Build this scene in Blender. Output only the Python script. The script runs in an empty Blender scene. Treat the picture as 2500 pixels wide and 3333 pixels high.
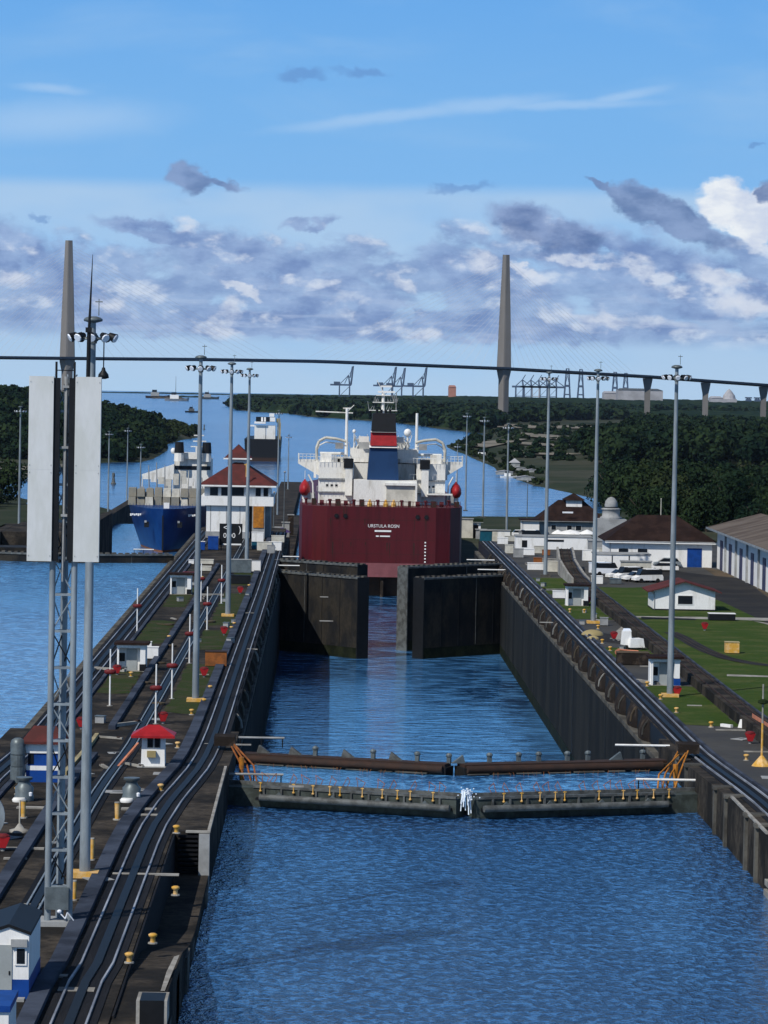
import bpy, math, random
import numpy as np
from mathutils import Vector, Matrix
R = math.radians
# ------------------------------------------------------------------ camera
CZ = 28.2                       # eye height above the lock deck (z = 0), metres
FPX = 11600.0                   # focal length in source pixels (2500 x 3333)
YAW, PITCH, ROLL = math.atan(195/FPX), math.atan(422/FPX), R(1.05)
F = Vector((math.sin(YAW)*math.cos(PITCH), math.cos(YAW)*math.cos(PITCH), -math.sin(PITCH)))
R0 = Vector((math.cos(YAW), -math.sin(YAW), 0))
U0 = R0.cross(F)
CU = U0*math.cos(ROLL) - R0*math.sin(ROLL)
CR = R0*math.cos(ROLL) + U0*math.sin(ROLL)
CAMP = Vector((0, 0, CZ))
scene = bpy.context.scene
cd = bpy.data.cameras.new('camera'); cam = bpy.data.objects.new('camera', cd)
scene.collection.objects.link(cam)
cd.sensor_fit = 'VERTICAL'; cd.sensor_height = 36.0; cd.lens = FPX/3333*36.0
cd.clip_start = 1.0; cd.clip_end = 60000
m3 = Matrix((CR, CU, -F)).transposed()
cam.matrix_world = Matrix.Translation(CAMP) @ m3.to_4x4()
scene.camera = cam
scene.view_settings.view_transform = 'Standard'
scene.view_settings.look = 'None'
scene.view_settings.exposure = 0.0
scene.view_settings.gamma = 1.0
# ------------------------------------------------------------------ sun
SUN_EL, SUN_AZ = R(46), R(220)           # azimuth clockwise from +Y (north-ish): behind and left of the camera
sdir = Vector((math.sin(SUN_AZ)*math.cos(SUN_EL), math.cos(SUN_AZ)*math.cos(SUN_EL), math.sin(SUN_EL)))
sl = bpy.data.lights.new('sun', 'SUN'); sl.energy = 3.9; sl.angle = R(0.5); sl.color = (1.0, 0.95, 0.87)
so = bpy.data.objects.new('sun', sl); scene.collection.objects.link(so)
so.rotation_euler = sdir.to_track_quat('Z', 'Y').to_euler()
# ------------------------------------------------------------------ node helper
class NT:
    def __init__(s, nt): s.nt = nt; s.n = nt.nodes; s.l = nt.links
    def new(s, t, **k):
        n = s.n.new(t)
        for a, b in k.items():
            if hasattr(n, a): setattr(n, a, b)
        return n
    def put(s, sock, v):
        if isinstance(v, bpy.types.NodeSocket): s.l.new(v, sock)
        else: sock.default_value = v
    def math(s, op, a, b=0.0, c=None, clamp=False):
        n = s.n.new('ShaderNodeMath'); n.operation = op; n.use_clamp = clamp
        s.put(n.inputs[0], a); s.put(n.inputs[1], b)
        if c is not None: s.put(n.inputs[2], c)
        return n.outputs[0]
    def mix(s, f, a, b, mode='MIX'):
        n = s.n.new('ShaderNodeMix'); n.data_type = 'RGBA'; n.blend_type = mode
        n.clamp_factor = True
        s.put(n.inputs[0], f); s.put(n.inputs[6], c4(a)); s.put(n.inputs[7], c4(b))
        return n.outputs[2]
    def noise(s, vec, scale, detail=4.0, rough=0.55, dist=0.0, out=0):
        n = s.n.new('ShaderNodeTexNoise')
        if vec is not None: s.l.new(vec, n.inputs['Vector'])
        n.inputs['Scale'].default_value = scale; n.inputs['Detail'].default_value = detail
        n.inputs['Roughness'].default_value = rough; n.inputs['Distortion'].default_value = dist
        return n.outputs[out]
    def ramp(s, v, a, b, smooth=True):
        n = s.n.new('ShaderNodeMapRange'); n.interpolation_type = 'SMOOTHSTEP' if smooth else 'LINEAR'
        s.put(n.inputs[0], v)
        n.inputs[1].default_value = a; n.inputs[2].default_value = b
        n.inputs[3].default_value = 0.0; n.inputs[4].default_value = 1.0
        return n.outputs[0]
    def vec(s, x, y, z):
        n = s.n.new('ShaderNodeCombineXYZ'); s.put(n.inputs[0], x); s.put(n.inputs[1], y); s.put(n.inputs[2], z)
        return n.outputs[0]
    def vscale(s, v, sc):
        n = s.n.new('ShaderNodeMapping'); s.l.new(v, n.inputs[0]); n.inputs['Scale'].default_value = sc
        return n.outputs[0]
def c4(c):
    if isinstance(c, bpy.types.NodeSocket): return c
    return (c[0], c[1], c[2], 1.0) if len(c) == 3 else c
def srgb(r, g, b):
    f = lambda v: ((v/255+0.055)/1.055)**2.4 if v > 10 else v/255/12.92
    return (f(r), f(g), f(b))
# ------------------------------------------------------------------ world: sky
w = bpy.data.worlds.new('World'); scene.world = w; w.use_nodes = True
w.cycles.sampling_method = 'MANUAL'; w.cycles.sample_map_resolution = 256
T = NT(w.node_tree); T.n.clear()
STR = 0.1
sky = T.new('ShaderNodeTexSky'); sky.sky_type = 'NISHITA'; sky.sun_disc = False
sky.sun_elevation = SUN_EL; sky.sun_rotation = SUN_AZ
sky.air_density = 1.0; sky.dust_density = 0.6; sky.ozone_density = 2.0
tc = T.new('ShaderNodeTexCoord'); sx = T.new('ShaderNodeSeparateXYZ'); T.l.new(tc.outputs['Generated'], sx.inputs[0])
X_, Y_, Z_ = sx.outputs
az = T.math('MULTIPLY', T.math('ARCTAN2', X_, Y_), 57.2958)      # degrees, 0 = +Y, positive to the right
el = T.math('MULTIPLY', T.math('ARCSINE', Z_), 57.2958)
P = T.vec(az, el, 0.0)
def S(c): return tuple(v/STR for v in srgb(*c))
g = T.mix(T.ramp(el, -0.3, 1.1), S((170, 208, 242)), S((146, 195, 242)))
g = T.mix(T.ramp(el, 1.2, 4.0), g, S((124, 182, 237)))
g = T.mix(T.ramp(el, 3.4, 7.5), g, S((101, 167, 234)))
base = T.mix(T.ramp(el, 9.0, 32.0), g, T.mix(1.0, sky.outputs[0], (0.62, 0.64, 0.70), 'MULTIPLY'))
# thin pale veil from about 3 degrees down, and high streaks
veil = T.math('MULTIPLY', T.ramp(el, 3.25, 2.95), T.ramp(T.noise(T.vscale(P, (0.25, 0.7, 1)), 1.0, 3), 0.1, 0.6))
base = T.mix(T.math('MULTIPLY', veil, 0.65), base, S((186, 211, 236)))
cir = T.math('MULTIPLY', T.ramp(T.noise(T.vscale(P, (0.22, 0.8, 1)), 0.9, 5, 0.55, 0.3), 0.45, 0.8), T.math('MULTIPLY', T.ramp(el, 2.9, 4.2), T.ramp(el, 20, 8)))
base = T.mix(T.math('MULTIPLY', cir, 0.5), base, S((160, 198, 236)))
def px2ae(x, y):                      # photograph position (1659 x 2212) -> azimuth, elevation of that piece of sky
    d = F + CR*((x*1.507-1250)/FPX) + CU*((1666.5-y*1.507)/FPX)
    d.normalize(); return math.degrees(math.atan2(d.x, d.y)), math.degrees(math.asin(d.z))
warp = T.noise(T.vscale(P, (1.0, 1.3, 1)), 1.9, 6, 0.6, 0.0, 1)
sw = T.new('ShaderNodeSeparateColor'); T.l.new(warp, sw.inputs[0])
AZW = T.math('ADD', az, T.math('MULTIPLY', T.math('SUBTRACT', sw.outputs[0], 0.5), 0.85))
ELW = T.math('ADD', el, T.math('MULTIPLY', T.math('SUBTRACT', sw.outputs[1], 0.5), 0.5))
AZS = T.math('ADD', az, T.math('MULTIPLY', T.math('SUBTRACT', sw.outputs[0], 0.5), 0.25))
ELS = T.math('ADD', el, T.math('MULTIPLY', T.math('SUBTRACT', sw.outputs[1], 0.5), 0.12))
def blob(x, y, rx, ry, rot=0.0, soft=0.55, W=None):
    """soft-edged elliptical cloud mass; sizes in photograph pixels"""
    a0, e0 = px2ae(x, y); k = 1.507/FPX*57.2958; U, V = W or (AZW, ELW)
    ca, sa = math.cos(R(rot)), math.sin(R(rot))
    dx = T.math('SUBTRACT', U, a0); dy = T.math('SUBTRACT', V, e0)
    u = T.math('MULTIPLY_ADD', dx, ca/(rx*k), T.math('MULTIPLY', dy, sa/(rx*k)))
    v = T.math('MULTIPLY_ADD', dx, -sa/(ry*k), T.math('MULTIPLY', dy, ca/(ry*k)))
    r = T.math('SQRT', T.math('MULTIPLY_ADD', u, u, T.math('MULTIPLY', v, v)))
    return T.ramp(r, 1.0+soft/2, 1.0-soft/2)
def union(bl):
    o = bl[0]
    for b in bl[1:]: o = T.math('MAXIMUM', o, b)
    return o
SW = (AZS, ELS)
streak = union([blob(840, 252, 200, 12, 8, 1.5, SW), blob(1050, 226, 130, 15, 6, 1.5, SW), blob(1210, 226, 170, 9, 2, 1.6, SW), blob(1345, 208, 80, 9, 12, 1.5, SW), blob(110, 262, 190, 34, 4, 1.8, SW), blob(110, 192, 60, 9, -3, 1.6, SW)])
base = T.mix(T.math('MULTIPLY', streak, 0.5), base, S((178, 209, 242)))
# cumulus bank near the horizon
n1 = T.noise(T.vscale(P, (0.55, 1.0, 1)), 1.25, 6, 0.55, 0.15)
env_top = T.ramp(el, 2.75, 1.7)
cover = T.math('ADD', n1, T.math('MULTIPLY', T.math('SUBTRACT', env_top, 0.5), 0.26))
edge = T.math('MULTIPLY', T.ramp(el, 0.55, 0.85), T.ramp(el, 2.95, 2.45))
bank = T.math('MULTIPLY', T.ramp(cover, 0.46, 0.58), edge)
shape = union([blob(520, 560, 160, 50, -14), blob(600, 600, 260, 60, -14), blob(30, 545, 110, 60, -16), blob(110, 600, 160, 60, -22), blob(330, 500, 120, 22, -10), blob(700, 640, 200, 60, -8),
               blob(1180, 500, 130, 44, -18), blob(1330, 560, 250, 60, -12), blob(1060, 600, 160, 55, -16), blob(800, 700, 900, 36, 0), blob(670, 482, 65, 14, 6), blob(1500, 620, 220, 70, -6)])
shape = T.math('MULTIPLY', shape, T.ramp(T.noise(T.vscale(P, (0.8, 1.3, 1)), 2.4, 6, 0.6), 0.26, 0.46))
bank = T.math('MAXIMUM', T.math('MULTIPLY', bank, 0.85), shape)
n2 = T.noise(T.vscale(T.vec(AZS, ELS, 3.0), (0.8, 1.5, 1)), 1.7, 6, 0.58)
shade = T.mix(T.ramp(n2, 0.30, 0.66), S((110, 136, 188)), S((154, 179, 219)))
shade = T.mix(T.ramp(n2, 0.60, 0.78), shade, S((190, 205, 231)))
# tops of the puffs catch the sun: brighter where the cloud thins out upwards
n1u = T.noise(T.vscale(T.vec(T.math('ADD', az, 0.08), T.math('ADD', el, 0.20), 0.0), (0.55, 1.0, 1)), 1.25, 6, 0.55, 0.15)
lit = T.ramp(T.math('SUBTRACT', n1, n1u), 0.03, 0.16)
shade = T.mix(T.math('MULTIPLY', lit, 0.8), shade, S((226, 233, 245)))
shade = T.mix(T.math('MULTIPLY', T.ramp(T.math('SUBTRACT', n1u, n1), 0.02, 0.14), 0.35), shade, S((106, 132, 184)))
lowband = T.math('MULTIPLY', T.ramp(el, 1.9, 1.0), T.ramp(T.noise(T.vscale(P, (0.35, 3.0, 1)), 1.5, 5, 0.6), 0.48, 0.64))
shade = T.mix(T.math('MULTIPLY', lowband, 0.5), shade, S((186, 202, 230)))
col = T.mix(T.math('MULTIPLY', bank, 0.9), base, shade)
# sunlit white tops
wh = union([blob(1575, 440, 70, 50, -20, 0.35), blob(1625, 500, 50, 40, -20, 0.35), blob(1660, 440, 40, 50, 0, 0.35)])
col = T.mix(wh, col, T.mix(T.ramp(n2, 0.35, 0.65), S((205, 216, 236)), S((238, 243, 248))))
wh2 = union([blob(1375, 572, 34, 26, -40, 0.9), blob(520, 622, 46, 10, -18, 0.6), blob(400, 482, 26, 20, -20, 0.9), blob(1040, 562, 36, 22, -25, 0.9), blob(1130, 580, 36, 10, -35, 0.8),
             blob(866, 608, 28, 12, -40, 0.9), blob(235, 656, 34, 16, 0, 1.1), blob(500, 665, 20, 26, -50, 1.0), blob(1345, 692, 120, 12, -3, 1.1), blob(1620, 665, 70, 26, -10, 1.1), blob(20, 600, 40, 12, -8, 1.1), blob(1250, 560, 110, 8, -6, 1.2), blob(1560, 600, 60, 14, -10, 1.1)])
col = T.mix(T.math('MULTIPLY', T.math('MULTIPLY', wh2, T.ramp(n2, 0.3, 0.6)), 0.8), col, S((220, 227, 240)))
# separate dark cloudlets
dk = union([blob(405, 380, 46, 32, 0, 0.5), blob(470, 392, 58, 12, -14, 0.7), blob(1385, 438, 80, 40, -26, 0.4), blob(1475, 482, 112, 36, -26, 0.4), blob(1325, 408, 56, 10, -24, 0.6), blob(1660, 412, 24, 30, 0, 0.5), blob(1150, 494, 90, 36, -24, 0.6), blob(1230, 512, 70, 24, -8, 0.7)])
col = T.mix(T.math('MULTIPLY', dk, 0.88), col, T.mix(T.ramp(n2, 0.32, 0.66), S((92, 118, 166)), S((136, 158, 200))))
fd = union([blob(655, 156, 46, 13, 4, 0.9), blob(785, 157, 52, 9, -4, 1.1), blob(1000, 405, 62, 9, 4, 1.0), blob(100, 468, 22, 7, 0, 0.9), blob(1632, 314, 16, 6, 0, 0.9)])
col = T.mix(T.math('MULTIPLY', fd, 0.5), col, S((96, 136, 196)))
bg = T.new('ShaderNodeBackground'); T.l.new(col, bg.inputs[0]); bg.inputs[1].default_value = STR
wo = T.new('ShaderNodeOutputWorld'); T.l.new(bg.outputs[0], wo.inputs[0])
# ------------------------------------------------------------------ materials
MATS = {}
def mat(name, col, rough=0.7, vary=0.25, scale=1.0, col2=None, bump=0.0, bscale=None, metal=0.0, spec=0.25, stretch=(1, 1, 1), patch=(0.4, 0.62), fine=True, emit=None, alpha=None):
    if name in MATS: return MATS[name]
    m = bpy.data.materials.new(name); m.use_nodes = True; t = NT(m.node_tree)
    b = t.n['Principled BSDF']; MATS[name] = m
    g = t.new('ShaderNodeNewGeometry'); p = t.vscale(g.outputs['Position'], stretch)
    c2 = col2 if col2 else tuple(v*(1-vary) for v in col)
    c = t.mix(t.ramp(t.noise(p, scale, 6, 0.6), *patch), col, c2)
    if fine:
        f = t.ramp(t.noise(p, scale*9, 3, 0.7), 0.3, 0.75)
        c = t.mix(t.math('MULTIPLY', f, min(1, vary*1.2)), c, tuple(v*0.62 for v in col))
    t.l.new(c, b.inputs['Base Color'])
    b.inputs['Roughness'].default_value = rough; b.inputs['Metallic'].default_value = metal
    if spec is not None: b.inputs['Specular IOR Level'].default_value = spec
    if bump:
        bn = t.new('ShaderNodeBump'); bn.inputs['Strength'].default_value = bump; bn.inputs['Distance'].default_value = 0.1
        t.l.new(t.noise(p, bscale or scale*6, 5, 0.65), bn.inputs['Height']); t.l.new(bn.outputs[0], b.inputs['Normal'])
    return m
def water(name, base, sheen, s1, stretch, amp=1.0, rough=0.05, dist=0.3, ior=3.4, patchy=0.45):
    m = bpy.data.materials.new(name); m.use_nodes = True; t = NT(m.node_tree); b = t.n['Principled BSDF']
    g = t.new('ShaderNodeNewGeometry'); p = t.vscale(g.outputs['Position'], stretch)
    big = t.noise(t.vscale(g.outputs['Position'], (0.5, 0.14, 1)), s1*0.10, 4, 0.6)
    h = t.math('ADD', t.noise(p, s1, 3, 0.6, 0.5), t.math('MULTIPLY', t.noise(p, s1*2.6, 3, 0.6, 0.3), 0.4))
    c = t.mix(t.ramp(h, 0.64, 0.82), base, sheen)  # glint on ripple crests painted as a paler base colour
    c = t.mix(t.math('MULTIPLY', t.ramp(big, 0.40, 0.66), patchy), c, sheen); t.l.new(c, b.inputs['Base Color'])  # broad sky sheen painted into the base colour as pale patches
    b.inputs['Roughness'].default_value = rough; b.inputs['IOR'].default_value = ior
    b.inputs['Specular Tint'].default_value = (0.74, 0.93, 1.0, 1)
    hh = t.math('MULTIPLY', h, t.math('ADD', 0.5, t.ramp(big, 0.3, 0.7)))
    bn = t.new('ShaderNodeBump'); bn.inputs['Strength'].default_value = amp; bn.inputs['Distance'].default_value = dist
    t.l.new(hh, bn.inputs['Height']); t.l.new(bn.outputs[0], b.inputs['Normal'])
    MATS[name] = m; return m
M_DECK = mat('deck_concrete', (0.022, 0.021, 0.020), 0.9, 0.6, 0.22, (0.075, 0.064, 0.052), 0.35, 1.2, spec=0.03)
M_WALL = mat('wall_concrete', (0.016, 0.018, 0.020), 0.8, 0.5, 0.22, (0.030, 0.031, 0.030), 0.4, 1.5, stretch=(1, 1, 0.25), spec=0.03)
M_LIP = mat('coping_concrete', (0.13, 0.125, 0.11), 0.85, 0.5, 0.35, (0.05, 0.048, 0.044), 0.4, 2, spec=0.03)
M_LIGHTC = mat('pale_concrete', (0.36, 0.35, 0.32), 0.85, 0.4, 0.7, (0.22, 0.21, 0.19), 0.2, spec=0.03)
M_KERB = mat('blue_grey_kerb', (0.062, 0.075, 0.105), 0.75, 0.4, 0.22, (0.026, 0.031, 0.044), 0.15, spec=0.03)
M_TRACK = mat('track_bed', (0.013, 0.014, 0.017), 0.75, 0.4, 0.6, (0.022, 0.022, 0.025), 0.3, stretch=(1, 0.1, 1), spec=0.03)
M_RAIL = mat('rail_steel', (0.42, 0.44, 0.48), 0.5, 0.5, 0.12, (0.16, 0.17, 0.2), metal=0.2)
M_RUST = mat('rusty_steel', (0.045, 0.024, 0.017), 0.85, 0.5, 1.4, (0.030, 0.020, 0.016), 0.3)
M_GATE = mat('gate_dark_plate', (0.016, 0.017, 0.019), 0.6, 0.4, 0.35, (0.038, 0.034, 0.028), 0.2, stretch=(1, 1, 0.5), spec=0.03)
M_GATE2 = mat('gate_grey_paint', (0.12, 0.13, 0.13), 0.6, 0.5, 1.3, (0.05, 0.052, 0.05), 0.2)
M_TIDE = mat('algae_band', (0.010, 0.013, 0.008), 0.6, 0.5, 0.5, (0.022, 0.026, 0.014), 0.3, spec=0.03)
M_GATE3 = mat('gate_green_grey', (0.06, 0.075, 0.068), 0.7, 0.5, 1.4, (0.028, 0.034, 0.03), 0.2)
M_DARK = mat('black_steel', (0.008, 0.009, 0.011), 0.55, 0.3, 1.5)
M_GALV = mat('galvanised_steel', (0.30, 0.345, 0.37), 0.5, 0.25, 1.3, (0.20, 0.23, 0.25), 0.08, metal=0.25, stretch=(1, 1, 0.2))
M_PANEL = mat('panel_white', (0.62, 0.63, 0.62), 0.55, 0.12, 0.7, (0.55, 0.56, 0.53), stretch=(1, 1, 0.3))
M_WHITE = mat('white_paint', (0.82, 0.82, 0.80), 0.65, 0.22, 1.1, (0.62, 0.61, 0.56), stretch=(1, 1, 0.25), patch=(0.5, 0.75))
M_SHIPW = mat('ship_white', (0.80, 0.79, 0.74), 0.55, 0.4, 0.7, (0.52, 0.49, 0.42), stretch=(1, 1, 0.22), patch=(0.5, 0.72))
M_CREAM = mat('cream_wall', (0.60, 0.58, 0.50), 0.8, 0.25, 0.6)
M_GREYW = mat('grey_wall', (0.34, 0.35, 0.35), 0.8, 0.3, 0.6)
M_DOORG = mat('door_grey', (0.33, 0.36, 0.36), 0.6, 0.12, 0.8)
M_BLUE = mat('blue_paint', (0.006, 0.055, 0.27), 0.5, 0.25, 1.0)
M_TEAL = mat('teal_paint', (0.006, 0.085, 0.14), 0.5, 0.25, 1.0)
M_BRED = mat('brick_red_roof', (0.115, 0.034, 0.032), 0.8, 0.3, 0.5, (0.075, 0.03, 0.028), 0.25, spec=0.03)
M_RED = mat('bright_red', (0.36, 0.016, 0.02), 0.5, 0.25, 1.0)
M_DRED = mat('dark_red', (0.15, 0.014, 0.016), 0.6, 0.25, 1.0)
M_BROWNR = mat('brown_roof', (0.020, 0.013, 0.012), 0.85, 0.3, 0.5, (0.034, 0.021, 0.018), 0.25, spec=0.03)
M_GREYR = mat('weathered_metal_roof', (0.15, 0.125, 0.105), 0.8, 0.5, 0.25, (0.07, 0.052, 0.042), 0.2, stretch=(0.3, 1, 1), spec=0.03)
M_YEL = mat('yellow_paint', (0.62, 0.34, 0.05), 0.6, 0.4, 2.0, (0.72, 0.48, 0.22))
M_ORG = mat('orange_paint', (0.50, 0.19, 0.02), 0.6, 0.4, 1.5, (0.30, 0.12, 0.02))
M_RORG = mat('rusty_orange', (0.30, 0.10, 0.025), 0.8, 0.4, 1.2, (0.16, 0.06, 0.02))
M_PINK = mat('faded_coral', (0.62, 0.24, 0.14), 0.7, 0.3, 0.8)
M_GLASS = mat('dark_glass', (0.012, 0.016, 0.022), 0.12, 0.2, 1.0)
M_LAMPG = mat('lamp_glass', (0.80, 0.84, 0.90), 0.2, 0.05, 1.0)
M_GRASS = mat('grass', (0.040, 0.072, 0.015), 0.95, 0.5, 0.22, (0.085, 0.100, 0.034), 0.8, 3.0, patch=(0.4, 0.72), spec=0.03)
M_TURF = mat('worn_turf', (0.036, 0.052, 0.018), 0.95, 0.5, 0.35, (0.062, 0.058, 0.036), 0.8, 3.0, patch=(0.45, 0.62), spec=0.03)
M_DIRT = mat('dirt', (0.115, 0.088, 0.062), 0.95, 0.4, 0.12, (0.06, 0.055, 0.04), 0.3, spec=0.03)
M_SAND = mat('pale_sand', (0.22, 0.20, 0.165), 0.95, 0.3, 0.03, (0.13, 0.125, 0.10), stretch=(1, 0.5, 1), spec=0.03)
M_ASPH = mat('asphalt', (0.028, 0.029, 0.032), 0.9, 0.35, 0.15, (0.042, 0.041, 0.040), 0.3, 4, spec=0.03)
M_SCRUB = mat('scrub_ground', (0.030, 0.040, 0.022), 0.95, 0.4, 0.012, (0.062, 0.064, 0.046), 0.3, 0.1, patch=(0.42, 0.6), spec=0.03)
M_BARK = mat('bark', (0.09, 0.075, 0.06), 0.9, 0.3, 1.0, spec=0.03)
M_LEAF = mat('foliage_dark', (0.008, 0.020, 0.012), 0.9, 0.5, 0.022, (0.026, 0.044, 0.017), spec=0.03)
M_LEAF2 = mat('foliage_olive', (0.016, 0.027, 0.011), 0.9, 0.4, 0.06, (0.030, 0.042, 0.017), spec=0.03)
M_CONC = mat('bridge_concrete', (0.19, 0.18, 0.17), 0.8, 0.2, 0.02, None, stretch=(1, 1, 0.3))
M_DECKB = mat('bridge_girder', (0.022, 0.042, 0.075), 0.7, 0.2, 0.02)
M_CABLE = mat('stay_cable', (0.60, 0.62, 0.64), 0.5, 0.1, 0.02)
M_HULLR = mat('oxblood_hull', (0.085, 0.008, 0.012), 0.5, 0.4, 0.9, (0.050, 0.007, 0.009), 0.05, stretch=(1, 1, 0.07), patch=(0.45, 0.7))
M_PINKB = mat('boot_topping', (0.22, 0.075, 0.085), 0.6, 0.2, 0.4)
M_NAVY = mat('navy_funnel', (0.010, 0.040, 0.115), 0.5, 0.2, 0.3)
M_HULLB = mat('blue_hull', (0.003, 0.026, 0.12), 0.4, 0.3, 0.12, (0.005, 0.045, 0.17), stretch=(1, 1, 0.4))
M_CRATE = mat('weathered_cargo', (0.27, 0.25, 0.20), 0.8, 0.5, 0.5, (0.22, 0.22, 0.19), 0.3)
M_TAN = mat('tan_paint', (0.42, 0.34, 0.16), 0.6, 0.3, 0.3)
M_CRANE = mat('harbour_crane_paint', (0.075, 0.115, 0.19), 0.6, 0.2, 0.02)
M_HALL = mat('far_hall_wall', (0.40, 0.40, 0.42), 0.8, 0.25, 0.03)
M_BRICKT = mat('terracotta_tower', (0.42, 0.20, 0.15), 0.8, 0.2, 0.05)
M_TYRE = mat('tyre_rubber', (0.014, 0.014, 0.014), 0.8, 0.2, 2)
M_FENDER = mat('fender_brown', (0.026, 0.021, 0.018), 0.9, 0.5, 0.8, (0.085, 0.066, 0.052), 0.6, 2.0, patch=(0.5, 0.66), spec=0.03)
M_TANK = mat('tank_grey', (0.15, 0.18, 0.19), 0.45, 0.3, 1.5, None, metal=0.3)
M_FOAM = mat('white_water', (0.75, 0.83, 0.92), 0.6, 0.1, 2)
M_PURP = mat('violet_door', (0.05, 0.055, 0.115), 0.6, 0.3, 0.8)
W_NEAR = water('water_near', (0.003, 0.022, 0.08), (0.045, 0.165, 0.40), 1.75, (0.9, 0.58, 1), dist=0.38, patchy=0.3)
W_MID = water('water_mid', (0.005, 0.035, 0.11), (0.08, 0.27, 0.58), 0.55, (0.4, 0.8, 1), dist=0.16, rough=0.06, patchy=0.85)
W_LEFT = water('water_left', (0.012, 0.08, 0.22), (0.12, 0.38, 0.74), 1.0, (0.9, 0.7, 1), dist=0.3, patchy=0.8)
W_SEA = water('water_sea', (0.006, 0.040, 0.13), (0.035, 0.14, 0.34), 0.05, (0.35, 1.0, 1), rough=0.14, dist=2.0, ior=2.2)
# ------------------------------------------------------------------ mesh helpers
COL = scene.collection
class MB:
    def __init__(s): s.v = []; s.f = []
    def add(s, vs, fs):
        o = len(s.v); s.v += [tuple(v) for v in vs]; s.f += [tuple(i+o for i in q) for q in fs]; return s
    def box(s, x0, x1, y0, y1, z0, z1):
        return s.add([(x0,y0,z0),(x1,y0,z0),(x1,y1,z0),(x0,y1,z0),(x0,y0,z1),(x1,y0,z1),(x1,y1,z1),(x0,y1,z1)],
                     [(0,3,2,1),(4,5,6,7),(0,1,5,4),(1,2,6,5),(2,3,7,6),(3,0,4,7)])
    def cbox(s, c, d, rz=0.0, taper=1.0):
        ca, sa = math.cos(rz), math.sin(rz); vs = []
        for z, k in ((-.5, 1), (.5, taper)):
            for x, y in ((-.5,-.5),(.5,-.5),(.5,.5),(-.5,.5)):
                X, Y = x*d[0]*k, y*d[1]*k
                vs.append((c[0]+X*ca-Y*sa, c[1]+X*sa+Y*ca, c[2]+z*d[2]))
        return s.add(vs, [(0,3,2,1),(4,5,6,7),(0,1,5,4),(1,2,6,5),(2,3,7,6),(3,0,4,7)])
    def cyl(s, p0, p1, r0, r1=None, n=10, caps=True):
        r1 = r0 if r1 is None else r1
        p0, p1 = Vector(p0), Vector(p1); d = (p1-p0).normalized()
        a = d.orthogonal().normalized(); b = d.cross(a); vs = []
        for p, r in ((p0, r0), (p1, r1)):
            for i in range(n):
                t = 2*math.pi*i/n; vs.append(p + a*math.cos(t)*r + b*math.sin(t)*r)
        fs = [(i, (i+1) % n, n+(i+1) % n, n+i) for i in range(n)]
        if caps: vs = vs+vs; fs += [tuple(reversed(range(2*n, 3*n))), tuple(range(3*n, 4*n))]
        return s.add(vs, fs)
    def tube(s, pts, r, n=6):
        for a, b in zip(pts[:-1], pts[1:]): s.cyl(a, b, r, r, n)
        return s
    def bar(s, p0, p1, w_=0.1): return s.cyl(p0, p1, w_*0.7, w_*0.7, 4)
    def prism(s, pts, z0, z1):
        n = len(pts); zf = (lambda z, i: z[i] if isinstance(z, (list, tuple)) else z)
        vs = [(p[0], p[1], zf(z0, i)) for i, p in enumerate(pts)] + [(p[0], p[1], zf(z1, i)) for i, p in enumerate(pts)]
        return s.add(vs, [tuple(reversed(range(n))), tuple(range(n, 2*n))] + [(i, (i+1) % n, n+(i+1) % n, n+i) for i in range(n)])
    def lathe(s, c, prof, n=14, sy=1.0):
        vs = []; k = len(prof)
        for r, z in prof:
            for i in range(n):
                t = 2*math.pi*i/n; vs.append((c[0]+r*math.cos(t), c[1]+r*math.sin(t)*sy, c[2]+z))
        fs = [(j*n+i, j*n+(i+1) % n, (j+1)*n+(i+1) % n, (j+1)*n+i) for j in range(k-1) for i in range(n)]
        vs = vs+vs[:n]+vs[(k-1)*n:k*n]; fs += [tuple(reversed(range(k*n, k*n+n))), tuple(range(k*n+n, k*n+2*n))]
        return s.add(vs, fs)
    def ball(s, c, rx, ry, rz, n=12, m=8, half=False):
        prof = []; z0 = 0 if half else -math.pi/2
        vs = []; k = m+1
        for j in range(k):
            a = z0 + (math.pi/2-z0)*j/m
            for i in range(n):
                t = 2*math.pi*i/n; vs.append((c[0]+rx*math.cos(a)*math.cos(t), c[1]+ry*math.cos(a)*math.sin(t), c[2]+rz*math.sin(a)))
        return s.add(vs, [(j*n+i, j*n+(i+1) % n, (j+1)*n+(i+1) % n, (j+1)*n+i) for j in range(k-1) for i in range(n)])
    def loft(s, secs, close=False, caps=True):
        """secs: list of rings (same count) -> skin"""
        n = len(secs[0]); vs = [p for r_ in secs for p in r_]; fs = []
        for j in range(len(secs)-1):
            for i in range(n if close else n-1):
                fs.append((j*n+i, j*n+(i+1) % n, (j+1)*n+(i+1) % n, (j+1)*n+i))
        if caps and close: fs += [tuple(reversed(range(n))), tuple(range((len(secs)-1)*n, len(secs)*n))]
        return s.add(vs, fs)
    def build(s, name, m, parent=None, smooth=False):
        o3 = Vector(parent.location) if parent is not None else Vector((0, 0, 0))
        if parent is not None and parent.parent is not None: o3 = Vector(parent['_o'])
        me = bpy.data.meshes.new(name)
        me.from_pydata([(v[0]-o3.x, v[1]-o3.y, v[2]-o3.z) for v in s.v], [], s.f)
        me.materials.append(m); me.update()
        if smooth: me.polygons.foreach_set('use_smooth', [len(q) <= 4 for q in s.f])
        o = bpy.data.objects.new(name, me); COL.objects.link(o)
        if parent is not None: o.parent = parent; ORG[o.name] = o3
        return o
ORG = {}
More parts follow.
